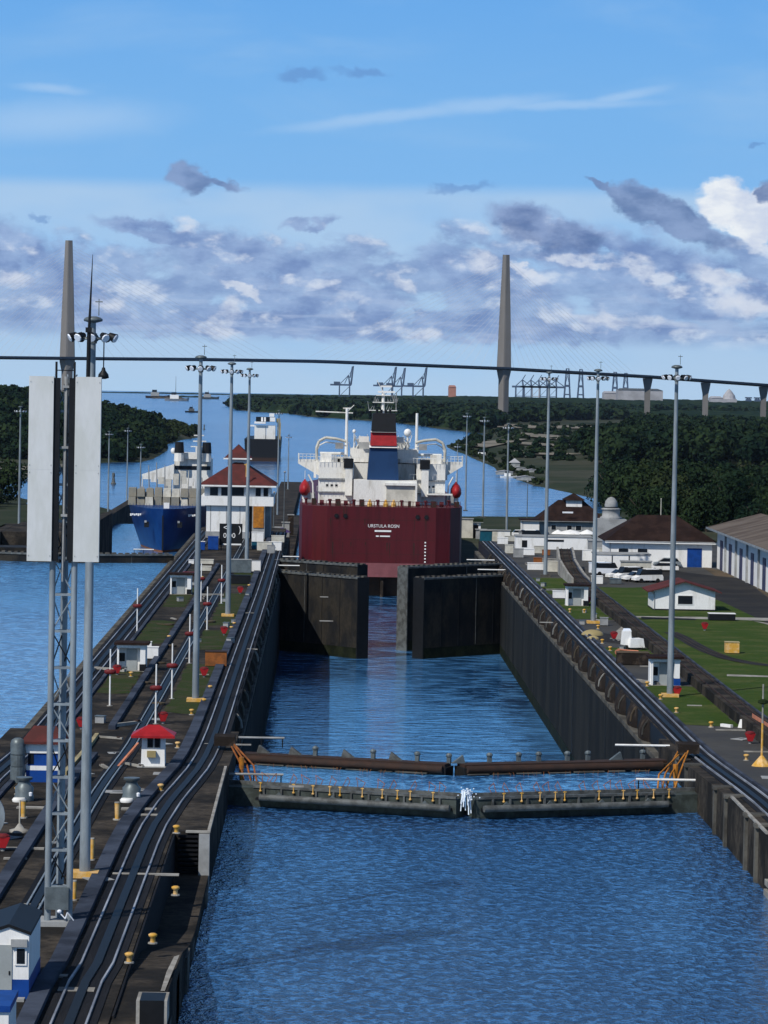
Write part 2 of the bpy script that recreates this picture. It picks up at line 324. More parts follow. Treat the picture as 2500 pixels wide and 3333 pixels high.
def sub(mb, name, m, part, smooth=False):
    """a sub-part: its part's mesh sits at the thing's own origin"""
    o3 = ORG[part.name]; me = bpy.data.meshes.new(name)
    me.from_pydata([(v[0]-o3.x, v[1]-o3.y, v[2]-o3.z) for v in mb.v], [], mb.f); me.materials.append(m)
    if smooth: me.polygons.foreach_set('use_smooth', [len(q) <= 4 for q in mb.f])
    o = bpy.data.objects.new(name, me); COL.objects.link(o); o.parent = part; ORG[o.name] = o3; return o
def thing(name, label, cat, loc=(0, 0, 0), group=None):
    o = bpy.data.objects.new(name, None); COL.objects.link(o); o.location = loc; o.empty_display_size = 0.5
    return tag(o, label, cat, group)
def tag(o, label, cat, group=None):
    o['label'] = label; o['category'] = cat
    if group: o['group'] = group
    return o
def struct(mb, name, m, kind='structure', label=None, cat=None, smooth=False):
    o = mb.build(name, m, None, smooth); o['kind'] = kind
    if label: o['label'] = label
    if cat: o['category'] = cat
    return o
def kids(o): return [c for c in bpy.data.objects if c.parent is o]
KID = {}
def dup(root, loc, label=None, group=None, rz=0.0, sc=None):
    if root.name not in KID: KID[root.name] = [(c, [d for d in kids(c)]) for c in kids(root)]
    r = root.copy(); COL.objects.link(r); r.location = loc; r.rotation_euler = (0, 0, rz)
    if sc: r.scale = sc
    if label: r['label'] = label
    if group: r['group'] = group
    for c, ds in KID[root.name]:
        c2 = c.copy(); COL.objects.link(c2); c2.parent = r
        for d in ds: d2 = d.copy(); COL.objects.link(d2); d2.parent = c2
    return r
# ------------------------------------------------------------------ where things stand
def sm(t): t = max(0, min(1, t)); return t*t*(3-2*t)
def zdeck(y): return 1.2*(1-sm((y-222)/60.0))
def ray(x, y): return F + CR*((x*1.507-1250)/FPX) + CU*((1666.5-y*1.507)/FPX)
def G(x, y, z=None):
    """ground point seen at (x, y) of the 1659-wide photograph, on the lock deck or at height z"""
    d = ray(x, y)
    if z is not None:
        t = (z-CZ)/d.z; return Vector((d.x*t, d.y*t, z))
    zz = 0.0
    for _ in range(12):
        t = (zz-CZ)/d.z; zz = zdeck(d.y*t)
    return Vector((d.x*t, d.y*t, zz))
def AT(x, y, Y): d = ray(x, y); t = Y/d.y; return Vector((d.x*t, Y, CZ+d.z*t))
SX = lambda x: x/1.507
XL, XR = -6.5, 27.2
ZN, ZM, ZS = -2.6, -12.8, -21.8
rnd = random.Random(7)
ZN = -2.3
# ------------------------------------------------------------------ water
def sheet(name, m, x0, x1, y0, y1, z, label=None):
    return struct(MB().add([(x0,y0,z),(x1,y0,z),(x1,y1,z),(x0,y1,z)], [(0,1,2,3)]), name, m, label=label)
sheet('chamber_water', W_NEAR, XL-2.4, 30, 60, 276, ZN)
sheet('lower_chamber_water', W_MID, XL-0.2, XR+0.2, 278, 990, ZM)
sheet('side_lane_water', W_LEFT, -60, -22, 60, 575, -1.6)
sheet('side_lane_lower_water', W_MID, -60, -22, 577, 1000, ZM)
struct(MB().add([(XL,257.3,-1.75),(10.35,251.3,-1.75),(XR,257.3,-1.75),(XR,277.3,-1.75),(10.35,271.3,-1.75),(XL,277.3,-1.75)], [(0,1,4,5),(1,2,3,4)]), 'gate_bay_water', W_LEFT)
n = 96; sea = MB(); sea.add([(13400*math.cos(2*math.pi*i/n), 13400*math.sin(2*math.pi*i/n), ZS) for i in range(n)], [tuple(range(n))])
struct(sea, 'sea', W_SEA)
# ------------------------------------------------------------------ land
def inpoly(px, py, poly):
    ins = np.zeros(px.shape, bool); n = len(poly)
    for i in range(n):
        x1, y1 = poly[i]; x2, y2 = poly[(i+1) % n]
        c = ((y1 > py) != (y2 > py)) & (px < (x2-x1)*(py-y1)/((y2-y1) or 1e-9)+x1); ins ^= c
    return ins
def pdist(px, py, poly):
    d = np.full(px.shape, 1e9); n = len(poly)
    for i in range(n):
        x1, y1 = poly[i]; x2, y2 = poly[(i+1) % n]; L2 = (x2-x1)**2+(y2-y1)**2+1e-9
        t = np.clip(((px-x1)*(x2-x1)+(py-y1)*(y2-y1))/L2, 0, 1)
        d = np.minimum(d, np.hypot(px-x1-t*(x2-x1), py-y1-t*(y2-y1)))
    return np.where(inpoly(px, py, poly), d, -d)
def g2(x, y, z=ZS): v = G(x, y, z); return (v.x, v.y)
RIGHT = [(30.1, 640), (30.1, 1010), (60, 1100), (100, 1280)] + [g2(*p) for p in ((1284,1079),(1236,1068),(1180,1056),(1138,1048),(1105,1034),(1070,1022),(1058,1010),(1028,996),(1002,984),(972,974),(955,962),(985,952),(1032,938),(1036,937),(948,927),(852,913),(760,907),(708,903),(660,900),(620,893),(545,890),(500,884),(487,876))] + [(-168, 6000), (-235, 8600), (2600, 8600), (2600, 640)]
LEFTN = [(-58.5, 640), (-58.5, 1180), (-75, 1330), (-112, 1345), (-118, 1440), (-160, 1480), (-700, 1400), (-700, 640)]
LEFTF = [g2(*p) for p in ((-60,1042),(20,1037),(70,1034),(140,1020),(215,1001),(262,999),(318,999),(340,992),(366,972),(352,962),(392,950),(432,945),(436,938),(420,930),(385,918),(330,908),(220,896),(-80,892))]
def nz(x, y, s): return (np.sin(x/s+1.3*np.sin(y/s*0.7))*np.cos(y/s*1.1+0.9*np.sin(x/s*0.6)))
def h_right(x, y):
    d = pdist(x, y, RIGHT); z = np.where(y < 1000, -9.5, -9.5 - 10.8*np.clip((y-1000)/450, 0, 1))
    z = np.where(y < 700, -9.5*np.clip((y-640)/60, 0, 1)**1.5, z)
    z = z + np.clip((x-110)/260, 0, 1)*np.clip((y-1300)/500, 0, 1)*np.clip((3000-y)/700, 0, 1)*5.0 + np.where(y > 1050, nz(x, y, 70)*0.5, 0)
    s = np.clip(d/14.0, -1, 1); return np.where(y > 1050, np.where(s > 0, (ZS-0.3)*(1-s)+z*s, ZS-0.3+s*3), np.where(d > 0, z, -16))
def h_left(x, y):
    d = pdist(x, y, LEFTN); z = np.where(y < 740, -9.5*np.clip((y-680)/60, 0, 1), -9.5 - 10*np.clip((y-1000)/250, 0, 1))
    s = np.clip(d/10.0, -1, 1); return np.where(y > 1050, np.where(s > 0, (ZS-.3)*(1-s)+z*s, ZS-.3+s*3), np.where(d > 0, z, -16))
def h_leftf(x, y):
    d = pdist(x, y, LEFTF); hill = np.clip((-95-x)/150, 0, 1.0)**1.15*29*np.clip((y-2080)/380, 0, 1)*np.clip((3600-y)/500, 0, 1)
    s = np.clip(d/18.0, -1, 1); z = -20.6 + hill + nz(x, y, 60)*0.5*np.clip(hill/6, 0, 1)
    return np.where(s > 0, (ZS-.3)*(1-s)+z*s, ZS-.3+s*3)
def field(fn, x0, x1, y0, y1, dx, dy, name, m):
    xs = np.arange(x0, x1+dx*.5, dx); ys = np.arange(y0, y1+dy*.5, dy); Xg, Yg = np.meshgrid(xs, ys); Z = fn(Xg, Yg)
    nx, ny = len(xs), len(ys); v = np.stack([Xg, Yg, Z], -1).reshape(-1, 3)
    i = np.arange((nx-1)*(ny-1)); a = (i//(nx-1))*nx + i % (nx-1); f = np.stack([a, a+1, a+nx+1, a+nx], 1)
    keep = (v[f][:, :, 2].max(1) > ZS-1.0); f = f[keep]
    me = bpy.data.meshes.new(name); me.from_pydata(v.tolist(), [], f.tolist()); me.materials.append(m)
    me.polygons.foreach_set('use_smooth', [True]*len(me.polygons))
    o = bpy.data.objects.new(name, me); COL.objects.link(o); o['kind'] = 'structure'; return o
# near land beside the locks: right bank (lawn level) and left bank
M_YARD = mat('yard_ground', (0.060, 0.058, 0.053), 0.9, 0.4, 0.12, (0.040, 0.040, 0.040), 0.3)
def bank(x0, x1, name):
    ys = [60, 140, 215, 222, 232, 242, 252, 262, 272, 282, 300, 420, 540, 640]
    m = MB(); m.loft([[(x0, y, zdeck(y)), (x1, y, zdeck(y))] for y in ys]); return struct(m, name, M_YARD)
bank(30.05, 330, 'ground'); bank(-400, -60.6, 'ground')
field(h_right, 30.1, 330, 640, 2200, 5, 6, 'ground', M_SCRUB)
field(h_right, -620, 2000, 2200, 8500, 24, 16, 'terrain', M_SCRUB)
field(h_left, -420, -58.5, 640, 1500, 6, 6, 'ground', M_SCRUB)
field(h_leftf, -760, 20, 1520, 5200, 12, 12, 'hills', M_SCRUB)
# distant breakwater and low shores on the horizon
def far_strip(x0, x1, y, Y, hgt, depth, m, name):
    a, b = AT(x0, y, Y), AT(x1, y, Y); mb = MB(); k = 14; P_ = []
    secs = []
    for i in range(k+1):
        t = i/k; x = a.x+(b.x-a.x)*t; e = math.sin(math.pi*t)**0.35
        hh = ZS + max(0.4, hgt*e*(0.75+0.25*math.sin(i*2.3)))
        secs.append([(x, Y, ZS-1), (x, Y, hh), (x, Y+depth, hh*0.98), (x, Y+depth, ZS-1)])
    mb.loft(secs); return struct(mb, name, m)
far_strip(205, 520, 848, 11500, 3.0, 400, M_LEAF, 'breakwater')
far_strip(330, 470, 852, 9600, 4.0, 120, M_LEAF2, 'spit')
far_strip(325, 400, 856, 8800, 5.0, 60, M_DIRT, 'spit')
far_strip(490, 720, 856, 10500, 7.0, 300, M_LEAF, 'breakwater')
far_strip(-60, 220, 848, 11800, 3.0, 300, M_LEAF, 'breakwater')
# lawns, roads and paths as thin sheets on the deck
def patch(pts, m, name, dz=0.012, world=False, label=None, kind='structure'):
    P_ = pts if world else [tuple(G(*p))[:2] for p in pts]
    cx = sum(p[0] for p in P_)/len(P_); cy = sum(p[1] for p in P_)/len(P_)
    m_ = MB().add([(p[0], p[1], zdeck(p[1])+dz) for p in P_], [tuple(range(len(P_)))])
    return struct(m_, name, m, kind)
def ragged(P_):
    out = []; r_ = random.Random(int(P_[0][0]*13+P_[0][1]))
    for i, a in enumerate(P_):
        b_ = P_[(i+1) % 4]; L = math.hypot(b_[0]-a[0], b_[1]-a[1]); n_ = max(2, int(L/1.6)); along = abs(b_[1]-a[1]) > abs(b_[0]-a[0])
        for j in range(n_):
            t_ = j/n_; e = r_.uniform(-.18, .18) if along else r_.uniform(-1.6, 1.6); out.append((a[0]+(b_[0]-a[0])*t_+(e if along else 0), a[1]+(b_[1]-a[1])*t_+(0 if along else e)))
    return out
def lawn(x0, x1, y0, y1, name='lawn'): return patch(ragged([(x0,y0),(x1,y0),(x1,y1),(x0,y1)]), M_GRASS if x0 > 0 else M_TURF, name, 0.02, True)
lawn(37.15, 130, 296, 436); lawn(37.15, 60, 436, 500)
lawn(30.5, 35.1, 296, 336); lawn(30.5, 35.1, 366, 384); lawn(30.5, 35.1, 430, 470); lawn(30.5, 35.1, 480, 520)
patch([(1543,1244),(1605,1250),(1700,1322),(1700,1352),(1655,1345),(1560,1300),(1400,1246),(1330,1246),(1300,1237),(1410,1228)], M_ASPH, 'road', 0.03)
patch([(1543,1243),(1513,1222),(1568,1236),(1700,1290),(1700,1321)], M_DIRT, 'verge', 0.025)
patch([(1600,1338),(1612,1338),(1700,1360),(1700,1352)], M_LIGHTC, 'path', 0.04)
patch([(1370,1331),(1659,1335),(1690,1339),(1690,1342),(1370,1334)], M_LIGHTC, 'path', 0.035)
patch([(1570,1457),(1690,1461),(1690,1464),(1570,1461)], M_LIGHTC, 'path', 0.035)
# curved siding track across the lawn
def curve_strip(pts, wd, m, name, dz):
    P_ = [G(*p) for p in pts]; mb = MB(); secs = []
    for i, p in enumerate(P_):
        a = P_[max(0, i-1)]; b = P_[min(len(P_)-1, i+1)]; d = (b-a).normalized(); nn = Vector((-d.y, d.x, 0))*wd/2
        secs.append([(p.x-nn.x, p.y-nn.y, p.z+dz), (p.x+nn.x, p.y+nn.y, p.z+dz)])
    mb.loft(secs); return struct(mb, name, m)
sp = [(1448,1366),(1475,1378),(1500,1393),(1530,1408),(1565,1421),(1605,1430),(1645,1436),(1690,1440)]
curve_strip(sp, 1.7, M_ASPH, 'siding_bed', 0.045); curve_strip([(x, y-2.5) for x, y in sp], 0.14, M_RUST, 'siding_rail', 0.09); curve_strip([(x, y+3.5) for x, y in sp], 0.14, M_RUST, 'siding_rail', 0.09)
patch([(1385,1333),(1500,1337),(1505,1340),(1385,1337)], M_TRACK, 'path', 0.05)
# lawns on the centre wall
for a in ((-13.2,-9.9,300,352),(-13.2,-9.7,372,400),(-13.0,-9.4,408,470),(-13.0,-9.3,490,520),(-20.0,-17.2,318,352),(-20.0,-17.0,378,414),(-19.8,-17.0,440,480)): lawn(*a)
# ------------------------------------------------------------------ lock walls
def slab(mb, ys, xl, xr, zt, zb):
    f = lambda v, y: v(y) if callable(v) else v
    mb.loft([[(f(xl,y),y,f(zb,y)),(f(xl,y),y,f(zt,y)),(f(xr,y),y,f(zt,y)),(f(xr,y),y,f(zb,y))] for y in ys], close=True); return mb
YS = [212, 222, 232, 242, 252, 262, 272, 285]
cw = thing('lock_wall', 'broad dark concrete centre wall of the locks between the two lanes, carrying tracks, huts and lamp posts', 'wall', (-15, 300, 0))
b = MB(); slab(b, [60, 130, 212], -24.8, -8.65, 1.2, -20); slab(b, YS, -24.8, -6.5, zdeck, -20); slab(b, [285, 400, 520, 680], -23.2, -7.2, 0, -20)
b.box(-24.8, -6.5, 680, 1000, -22, -9.5); b.build('body', M_DECK, cw)
b = MB(); b.box(-7.2, -6.5, 285, 680, -20, -1.8); b.box(-24.8, -23.2, 285, 680, -20, -1.25); b.build('ledge', M_LIP, cw)
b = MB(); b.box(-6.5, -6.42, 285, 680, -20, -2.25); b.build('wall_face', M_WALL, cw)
b = MB(); slab(b, [120, 150, 160, 172, 182, 190, 211.9], lambda y: -8.648, lambda y: -6.5-0.5*max(0,(160-y)/40), lambda y: -1.3+2.4*sm((190-y)/28.0), -20); b.build('landing', M_DECK, cw)
b = MB()
for i in range(9): b.box(-8.35, -7.15, 211.55-i*0.02, 211.88, -1.25+i*0.27, -1.12+i*0.27)
b.build('stair_step', M_TRACK, cw)
b = MB(); b.box(-7.1, -6.47, 211.2, 211.9, -2.2, 1.16); b.build('stair_pier', M_GREYW, cw)
b = MB(); b.box(-6.62, -6.44, 212, 247, 1.21, 1.36); b.box(-7.9, -6.44, 211.4, 211.9, 1.2, 1.3); b.build('coping', M_LIGHTC, cw)
b = MB()
for i, y in enumerate((122, 131, 140, 149.5, 157, 166, 176, 186, 196, 205)):
    b.box(-6.5, -6.38-0.1*(i % 3), y, y+3.1, -2.9, -1.4+0.5*(i % 2)-(0.6 if y > 178 else -0.9))
b.build('face_patch', M_LIP, cw)
b = MB(); b.box(-8.6, -8.5, 150, 211, -1.3, 1.22); b.build('parapet', M_TRACK, cw)
def fender(side, y0, y1, part, m, k, L=12.0):
    """rounded concrete knuckles stepping down from the track to the coping ledge"""
    x0, x1 = (-7.25, -6.55) if side < 0 else (27.85, 27.2)
    b = MB(); n_ = 7; r_ = random.Random(k); j = r_.uniform(0.85, 1.1); secs = []
    for i in range(n_+1):
        t = i/n_; y = y0+(y1-y0)*t; a = math.sin(math.pi*t)**0.6*j
        secs.append([(x0, y, 0.16 if side < 0 else -0.02), (x0+(x1-x0)*0.35*a, y, -0.15-0.25*(1-a)), (x0+(x1-x0)*0.85*a, y, -0.75), (x0+(x1-x0)*1.0*a, y, -1.35), (x0+(x1-x0)*0.9*a, y, -1.8)])
    b.loft(secs); o = b.build('fender_block', m, part, True)
    rim = MB(); y_ = y0+(y1-y0)*0.2; a = math.sin(math.pi*.2)**0.6*j
    rim.tube([(x0, y_, -.05), (x0+(x1-x0)*0.45*a, y_-.5, -.2), (x0+(x1-x0)*0.95*a, y_-.2, -.7), (x0+(x1-x0)*1.08*a, y_, -1.3)], .07+.05*r_.random(), 5); sub(rim, 'rim', M_LIP if k % 3 else M_DIRT if k % 2 else M_LIGHTC, o)
    return o
y = 300; k = 0
while y < 600: fender(-1, y, y+7.2, cw, M_FENDER, k); y += 12.0; k += 1
for xx, tt, s_ in ((-6.41, cw, 1),): MB().box(-6.42, -6.39, 285, 680, ZM-.3, ZM+1.3).build('tide_mark', M_TIDE, tt)
rw = thing('lock_wall', 'dark concrete wall on the right side of the lock chambers with knuckled coping', 'wall', (29, 300, 0))
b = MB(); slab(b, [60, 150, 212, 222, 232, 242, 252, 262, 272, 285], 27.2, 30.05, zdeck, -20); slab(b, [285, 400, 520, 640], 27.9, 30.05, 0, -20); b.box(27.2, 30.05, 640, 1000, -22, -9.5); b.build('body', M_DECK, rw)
b = MB(); b.box(27.2, 27.9, 285, 640, -20, -1.8); b.build('ledge', M_LIP, rw)
b = MB(); b.box(27.86, 27.9, 285, 640, -1.8, -.05); b.build('hollow_shade', M_DARK, rw)  # flat black strip: shade of the hollows between fender blocks, put in as colour
b = MB(); b.box(27.12, 27.2, 285, 640, -20, -2.2)
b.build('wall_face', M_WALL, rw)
b = MB(); b.box(27.09, 27.14, 296.6, 297.4, -20, -1.9); b.box(27.09, 27.14, 382, 382.6, -20, -1.9); b.build('joint', M_DARK, rw)
MB().box(27.09, 27.115, 285, 640, ZM-.3, ZM+1.4).build('tide_mark', M_TIDE, rw)
for yy in (318, 338, 359, 405, 430, 455, 480, 505): MB().box(27.10, 27.118, yy, yy+.25, ZM+1.5, -2.2).build('joint', M_DARK, rw)
b = MB(); b.box(27.14, 27.32, 215, 234, 1.22, 1.36); b.box(27.0, 27.2, 60, 214, -1.7, -1.35); b.build('coping', M_LIGHTC, rw)
b = MB(); b.box(26.95, 27.2, 60, 214, -2.9, -1.95); b.build('water_strake', M_LIGHTC, rw)
for i, y in enumerate((219, 224.5, 236, 242.5, 262, 269)):
    b = MB(); b.box(27.0, 27.2, y, y+0.7, -2.6, zdeck(y)-0.1); b.box(26.95, 28.3, y-0.2, y+0.9, zdeck(y)-0.1, zdeck(y)+0.12); b.build('buttress', M_LIP, rw)
y = 300; k = 50
while y < 590: fender(1, y, y+7.6, rw, M_FENDER, k); y += 12.0; k += 1
pr_ = thing('pier', 'dark concrete pier with a scrubby top between the side lane gate and the blue ship', 'pier', (-50, 660, 0))
MB().box(-58.2, -44.2, 645, 745, -20, 0.0).build('body', M_DECK, pr_); MB().box(-58.0, -46.0, 690, 744, 0.004, .05).build('turf', M_SCRUB, pr_)
MB().box(-57.5, -40.8, 598, 606, -12, -.6).build('sill', M_GATE, pr_)
lw = thing('lock_wall', 'dark concrete wall on the far left bank beyond the side lane', 'wall', (-60, 600, 0))
MB().box(-60.6, -58.3, 60, 680, -20, 0.0).box(-60.6, -58.3, 680, 1180, -22, -9.48).build('body', M_DECK, lw)
# ------------------------------------------------------------------ towing tracks
def track(name, label, fx, ys, rails=(-0.73, 0.73), bed=2.3, kerb=None, group=None, zoff=0.0, mrail=M_RAIL):
    zf = lambda y: (zdeck(y) if not callable(zoff) else zoff(y))
    t = thing(name, label, 'railway track', (fx(ys[0]), ys[0], zf(ys[0])), group)
    def strip(a, b_, z0, z1, part, m):
        mb = MB(); slab(mb, ys, lambda y: fx(y)+a, lambda y: fx(y)+b_, lambda y: zf(y)+z1, lambda y: zf(y)+z0); return mb.build(part, m, t)
    strip(-bed/2, bed/2, 0.006, 0.05, 'track_bed', M_TRACK)
    for r in rails: strip(r-0.045, r+0.045, 0.05, 0.17, 'rail', mrail)
    strip(-0.2, 0.2, 0.05, 0.14, 'rack', M_DARK)
    if kerb: strip(kerb[0], kerb[1], 0.008, kerb[2], 'kerb', M_KERB)
    return t
def interp(pts): 
    xs = [p[0] for p in pts]; vs = [p[1] for p in pts]; return lambda y: float(np.interp(y, xs, vs))
fxc = interp([(60,-10.25),(158,-10.25),(163,-10.05),(205,-10.0),(214,-9.9),(226,-9.5),(238,-9.0),(250,-8.62),(262,-8.45),(290,-8.3),(360,-8.2),(470,-7.95),(660,-7.9)])
yc = [100,130,150,158,163,175,190,205,210,214,220,226,232,238,244,250,256,262,270,285,300,360,420,470,540,600,660]
track('towing_track', 'locomotive towing track curving along the chamber edge of the centre wall beside the big water', fxc, yc, kerb=(-2.15, -1.35, 0.28))
fxl = interp([(60,-22.1),(250,-22.1),(300,-21.9),(660,-21.7)])
track('towing_track', 'straight locomotive towing track along the left edge of the centre wall by the side lane', fxl, [100,215,222,232,242,252,262,272,285,400,520,660], kerb=(1.35, 1.7, 0.2))
fxr = interp([(60,29.0),(600,29.0)])
track('towing_track', 'dark locomotive towing track on the right lock wall beside the knuckled coping', fxr, [60,150,215,222,232,242,252,262,272,285,400,520,636], bed=2.0, rails=(-0.6, 0.75), kerb=(1.06, 1.32, 0.22))
fxm = interp([(60,-14.4),(300,-14.4),(420,-14.0),(640,-13.6)])
track('return_track', 'narrow return track down the middle of the centre wall beside the blue grey gutter', fxm, [100,215,222,232,242,252,262,272,285,400,520,640], rails=(-0.35, 0.35), bed=1.5, mrail=M_GALV)
fxg = interp([(60,-16.7),(300,-16.7),(560,-15.9)])
gt = thing('gutter', 'long raised blue grey concrete gutter running down the centre wall', 'gutter', (-16.7, 150, 1.2))
mb = MB(); slab(mb, [100,215,222,232,242,252,262], lambda y: fxg(y)-0.35, lambda y: fxg(y)+0.35, lambda y: zdeck(y)+0.3, zdeck); mb.build('channel', M_KERB, gt)
mb = MB(); slab(mb, [285, 400, 540], lambda y: fxg(y)-0.28, lambda y: fxg(y)+0.28, 0.35, 0.0); mb.build('channel', M_KERB, gt)
mb = MB(); slab(mb, [244, 252, 262, 272, 279], lambda y: fxg(y)-0.95, lambda y: fxg(y)-0.65, lambda y: zdeck(y)+0.3, zdeck); mb.build('edge_strip', M_TAN, gt)
# return track on the right bank with its climbing ramp
zrr = lambda y: zdeck(y)+0.9 + 2.0*sm((y-500)/52.0)*(1 if y < 560 else 1)
rr = thing('return_track', 'raised grey concrete return track running across the right bank to a climbing ramp', 'railway track', (36.1, 262, 0))
ysr = [262, 300, 380, 440, 495, 510, 520, 530, 540, 552]
frr = interp([(262, 36.0),(500, 36.2),(530, 36.3),(552, 37.4)])
mb = MB(); slab(mb, ysr, lambda y: frr(y)-0.95, lambda y: frr(y)+0.85, zrr, lambda y: 0.0); mb.build('embankment', M_GREYW if False else M_DECK, rr)
mb = MB(); slab(mb, ysr, lambda y: frr(y)+0.85, lambda y: frr(y)+1.03, lambda y: zrr(y)+0.14, lambda y: 0.0); mb.build('kerb', M_KERB, rr)
mb = MB(); slab(mb, [500, 510, 520, 530, 540, 552], lambda y: frr(y)-1.25, lambda y: frr(y)-0.95, lambda y: zrr(y)+0.3, lambda y: 0.0); slab(mb, [500, 510, 520, 530, 540, 552], lambda y: frr(y)+1.03, lambda y: frr(y)+1.33, lambda y: zrr(y)+0.3, lambda y: 0.0); mb.build('side_wall', M_LIGHTC, rr)
for dxr in (-0.5, 0.45):
    mb = MB(); slab(mb, ysr, lambda y: frr(y)+dxr-0.04, lambda y: frr(y)+dxr+0.04, lambda y: zrr(y)+0.1, lambda y: zrr(y)); mb.build('rail', M_RUST, rr)
# ------------------------------------------------------------------ lock gates
def gate_leaf(label, hinge, end, zt, zb, style, th=2.0, up=-1):
    t = thing('lock_gate', label, 'lock gate', (hinge[0], hinge[1], zt), None)
    h = Vector((hinge[0], hinge[1], 0)); e = Vector((end[0], end[1], 0)); d = (e-h); L = d.length; d.normalize()
    nrm = Vector((d.y, -d.x, 0)); nrm = nrm if nrm.y*up > 0 else -nrm       # towards the viewer's side
    P3 = lambda u, v, z: tuple(h + d*u + nrm*v + Vector((0, 0, z)))
    def ob(mb, u0, u1, v0, v1, z0, z1):
        mb.add([P3(u0,v0,z0),P3(u1,v0,z0),P3(u1,v1,z0),P3(u0,v1,z0),P3(u0,v0,z1),P3(u1,v0,z1),P3(u1,v1,z1),P3(u0,v1,z1)],
               [(0,3,2,1),(4,5,6,7),(0,1,5,4),(1,2,6,5),(2,3,7,6),(3,0,4,7)]); return mb
    r_ = random.Random(int(hinge[0]*7+hinge[1]))
    ob(MB(), 0, L, 0, th, zb, zt-0.25).build('plate', M_GATE if style != 'front' else M_GATE3, t)
    if style == 'front':
        ob(MB(), 0, L, -0.1, 0.15, zt-0.25, zt).build('top_rail', M_GATE2, t)
        mb = MB(); mb.cyl(P3(3.4, th+0.75, zt-0.8), P3(L-0.25, th+0.75, zt-0.8), 0.24, 0.24, 12); mb.build('fender_pipe', M_GATE2, t, True)
        mb = MB(); ob(mb, 3.0, L-0.3, th, th+0.6, zt-1.05, zt-0.85); mb.build('walkway', M_DARK, t)
        for i in range(11):
            u = 3.4+i*(L-4)/10.5; ob(MB(), u, u+0.14, th-0.02, th+0.14, zt-0.84, zt-0.23).build('rib', M_GATE2, t)
        mb = MB(); ob(mb, 2.6, L, th-0.2, th+0.08, zt-0.22, zt-0.05); mb.build('waling', M_GATE2, t)
        for i in range(11):
            if r_.random() < 0.15: continue
            u = 3.0+i*(L-3.5)/11+r_.uniform(-.4, .4); mb = MB()
            mb.cyl(P3(u, th+0.1, zt-.45), P3(u, th+0.1, zt+0.22), 0.05, 0.04, 6); mb.ball(P3(u, th+0.1, zt-.42), 0.1, 0.1, 0.09, 8, 5); mb.cyl(P3(u-.12, th+0.1, zt+.15), P3(u+.12, th+0.1, zt+0.15), 0.04, 0.04, 5)
            mb.build('bracket', M_YEL, t)
        for i in range(4):
            mb = MB(); u = 4+i*3.7+r_.uniform(-.6, .6); mb.add([P3(u,th+.15,zt-.84),P3(u+.9,th+.15,zt-.84),P3(u+.45,th+.15,zt-.4),P3(u,th+.3,zt-.84),P3(u+.9,th+.3,zt-.84),P3(u+.45,th+.3,zt-.4)], [(0,1,2),(5,4,3),(0,3,4,1),(1,4,5,2),(2,5,3,0)])
            mb.build('gusset', M_TANK, t)
        for i in range(13):
            u = 2.2+i*(L-3)/13+r_.uniform(-.45, .45); e_ = r_.uniform(-.35, .35)
            mb = MB(); mb.tube([P3(u, .1, zt-.05), P3(u+e_*.4, -.25, zt+.3), P3(u+e_, -.45, zt+.62)], .024, 5); mb.tube([P3(u+e_, -.45, zt+.62), P3(u+.42, -.3, zt+.3), P3(u+.36, .1, zt-.05)], .024, 5)
            mb.build('chain_loop', M_RORG, t)
    elif style == 'rusty':
        mb = MB(); mb.cyl(P3(1.2, th+0.1, zt-0.35), P3(L-0.2, th+0.1, zt-0.35), 0.3, 0.28, 12); mb.build('rubbing_beam', M_RUST, t, True)
        ob(MB(), 0.5, L-0.2, 0, th*0.8, zt-0.3, zt-0.02).build('top_rail', M_RUST, t)
        for i in range(8):
            u = 2.2+i*2.15+r_.uniform(-.5, .5)
            if u > L: break
            mb = MB(); q = r_.random()
            if q < 0.6: ob(mb, u, u+0.3, 0.2, 0.5, zt-0.05, zt+0.45); mb.ball(P3(u+.15, .35, zt+.55), 0.26, 0.26, 0.2, 8, 5)
            else: mb.add([P3(u-.2,.3,zt-.02),P3(u+.9,.3,zt-.02),P3(u,.3,zt+.6),P3(u-.2,.6,zt-.02),P3(u+.9,.6,zt-.02),P3(u,.6,zt+.6)], [(0,1,2),(5,4,3),(0,3,4,1),(1,4,5,2),(2,5,3,0)])
            mb.build('bollard', M_TANK if q < 0.8 else M_GATE2, t)
        for i in range(12):
            u = 2.6+i*(L-3)/12.5+r_.uniform(-.5, .5); mb = MB(); z0 = zt-0.62
            mb.tube([P3(u, th+.55, z0+0.05), P3(u+r_.uniform(-.2,.2), th+.6, z0-.25), P3(u+r_.uniform(-.3,.3), th+.62, z0-.55)], 0.022, 5)
            mb.tube([P3(u+.35, th+.55, z0+0.05), P3(u+.35+r_.uniform(-.2,.2), th+.6, z0-.25), P3(u+.3, th+.62, z0-.5)], 0.022, 5)
            mb.build('hanging_chain', M_RORG, t)
        mb = MB(); u = 2.5
        while u < L-1: l_ = r_.uniform(0.8, 2.6); ob(mb, u, min(L, u+l_), th+.35, th+.6, zt-.72, zt-.62-.06*r_.random()); u += l_+r_.uniform(.1, .9)
        mb.build('timber_edge', M_LIP, t)
    else:
        ob(MB(), 0.3, L, th-0.5, th+0.15, zt-0.25, zt+0.02).build('top_rail', M_GATE2, t)
        mb = MB(); k = int(L/1.1)
        for i in range(k): u = 0.5+i*L/k; ob(mb, u, u+0.6, 0.2, 0.9, zt-0.25, zt+0.12+0.12*r_.random())
        mb.build('walkway', M_LIP, t)
        mb = MB()
        for i in range(4): ob(mb, 0.1, L-0.1, th, th+0.05, zb+3+i*2.6, zb+3.15+i*2.6)
        mb.build('rib', M_GATE, t)
        ob(MB(), 0.02, L-0.02, th, th+0.03, ZM-.2, ZM+1.6).build('tide_mark', M_TIDE, t)
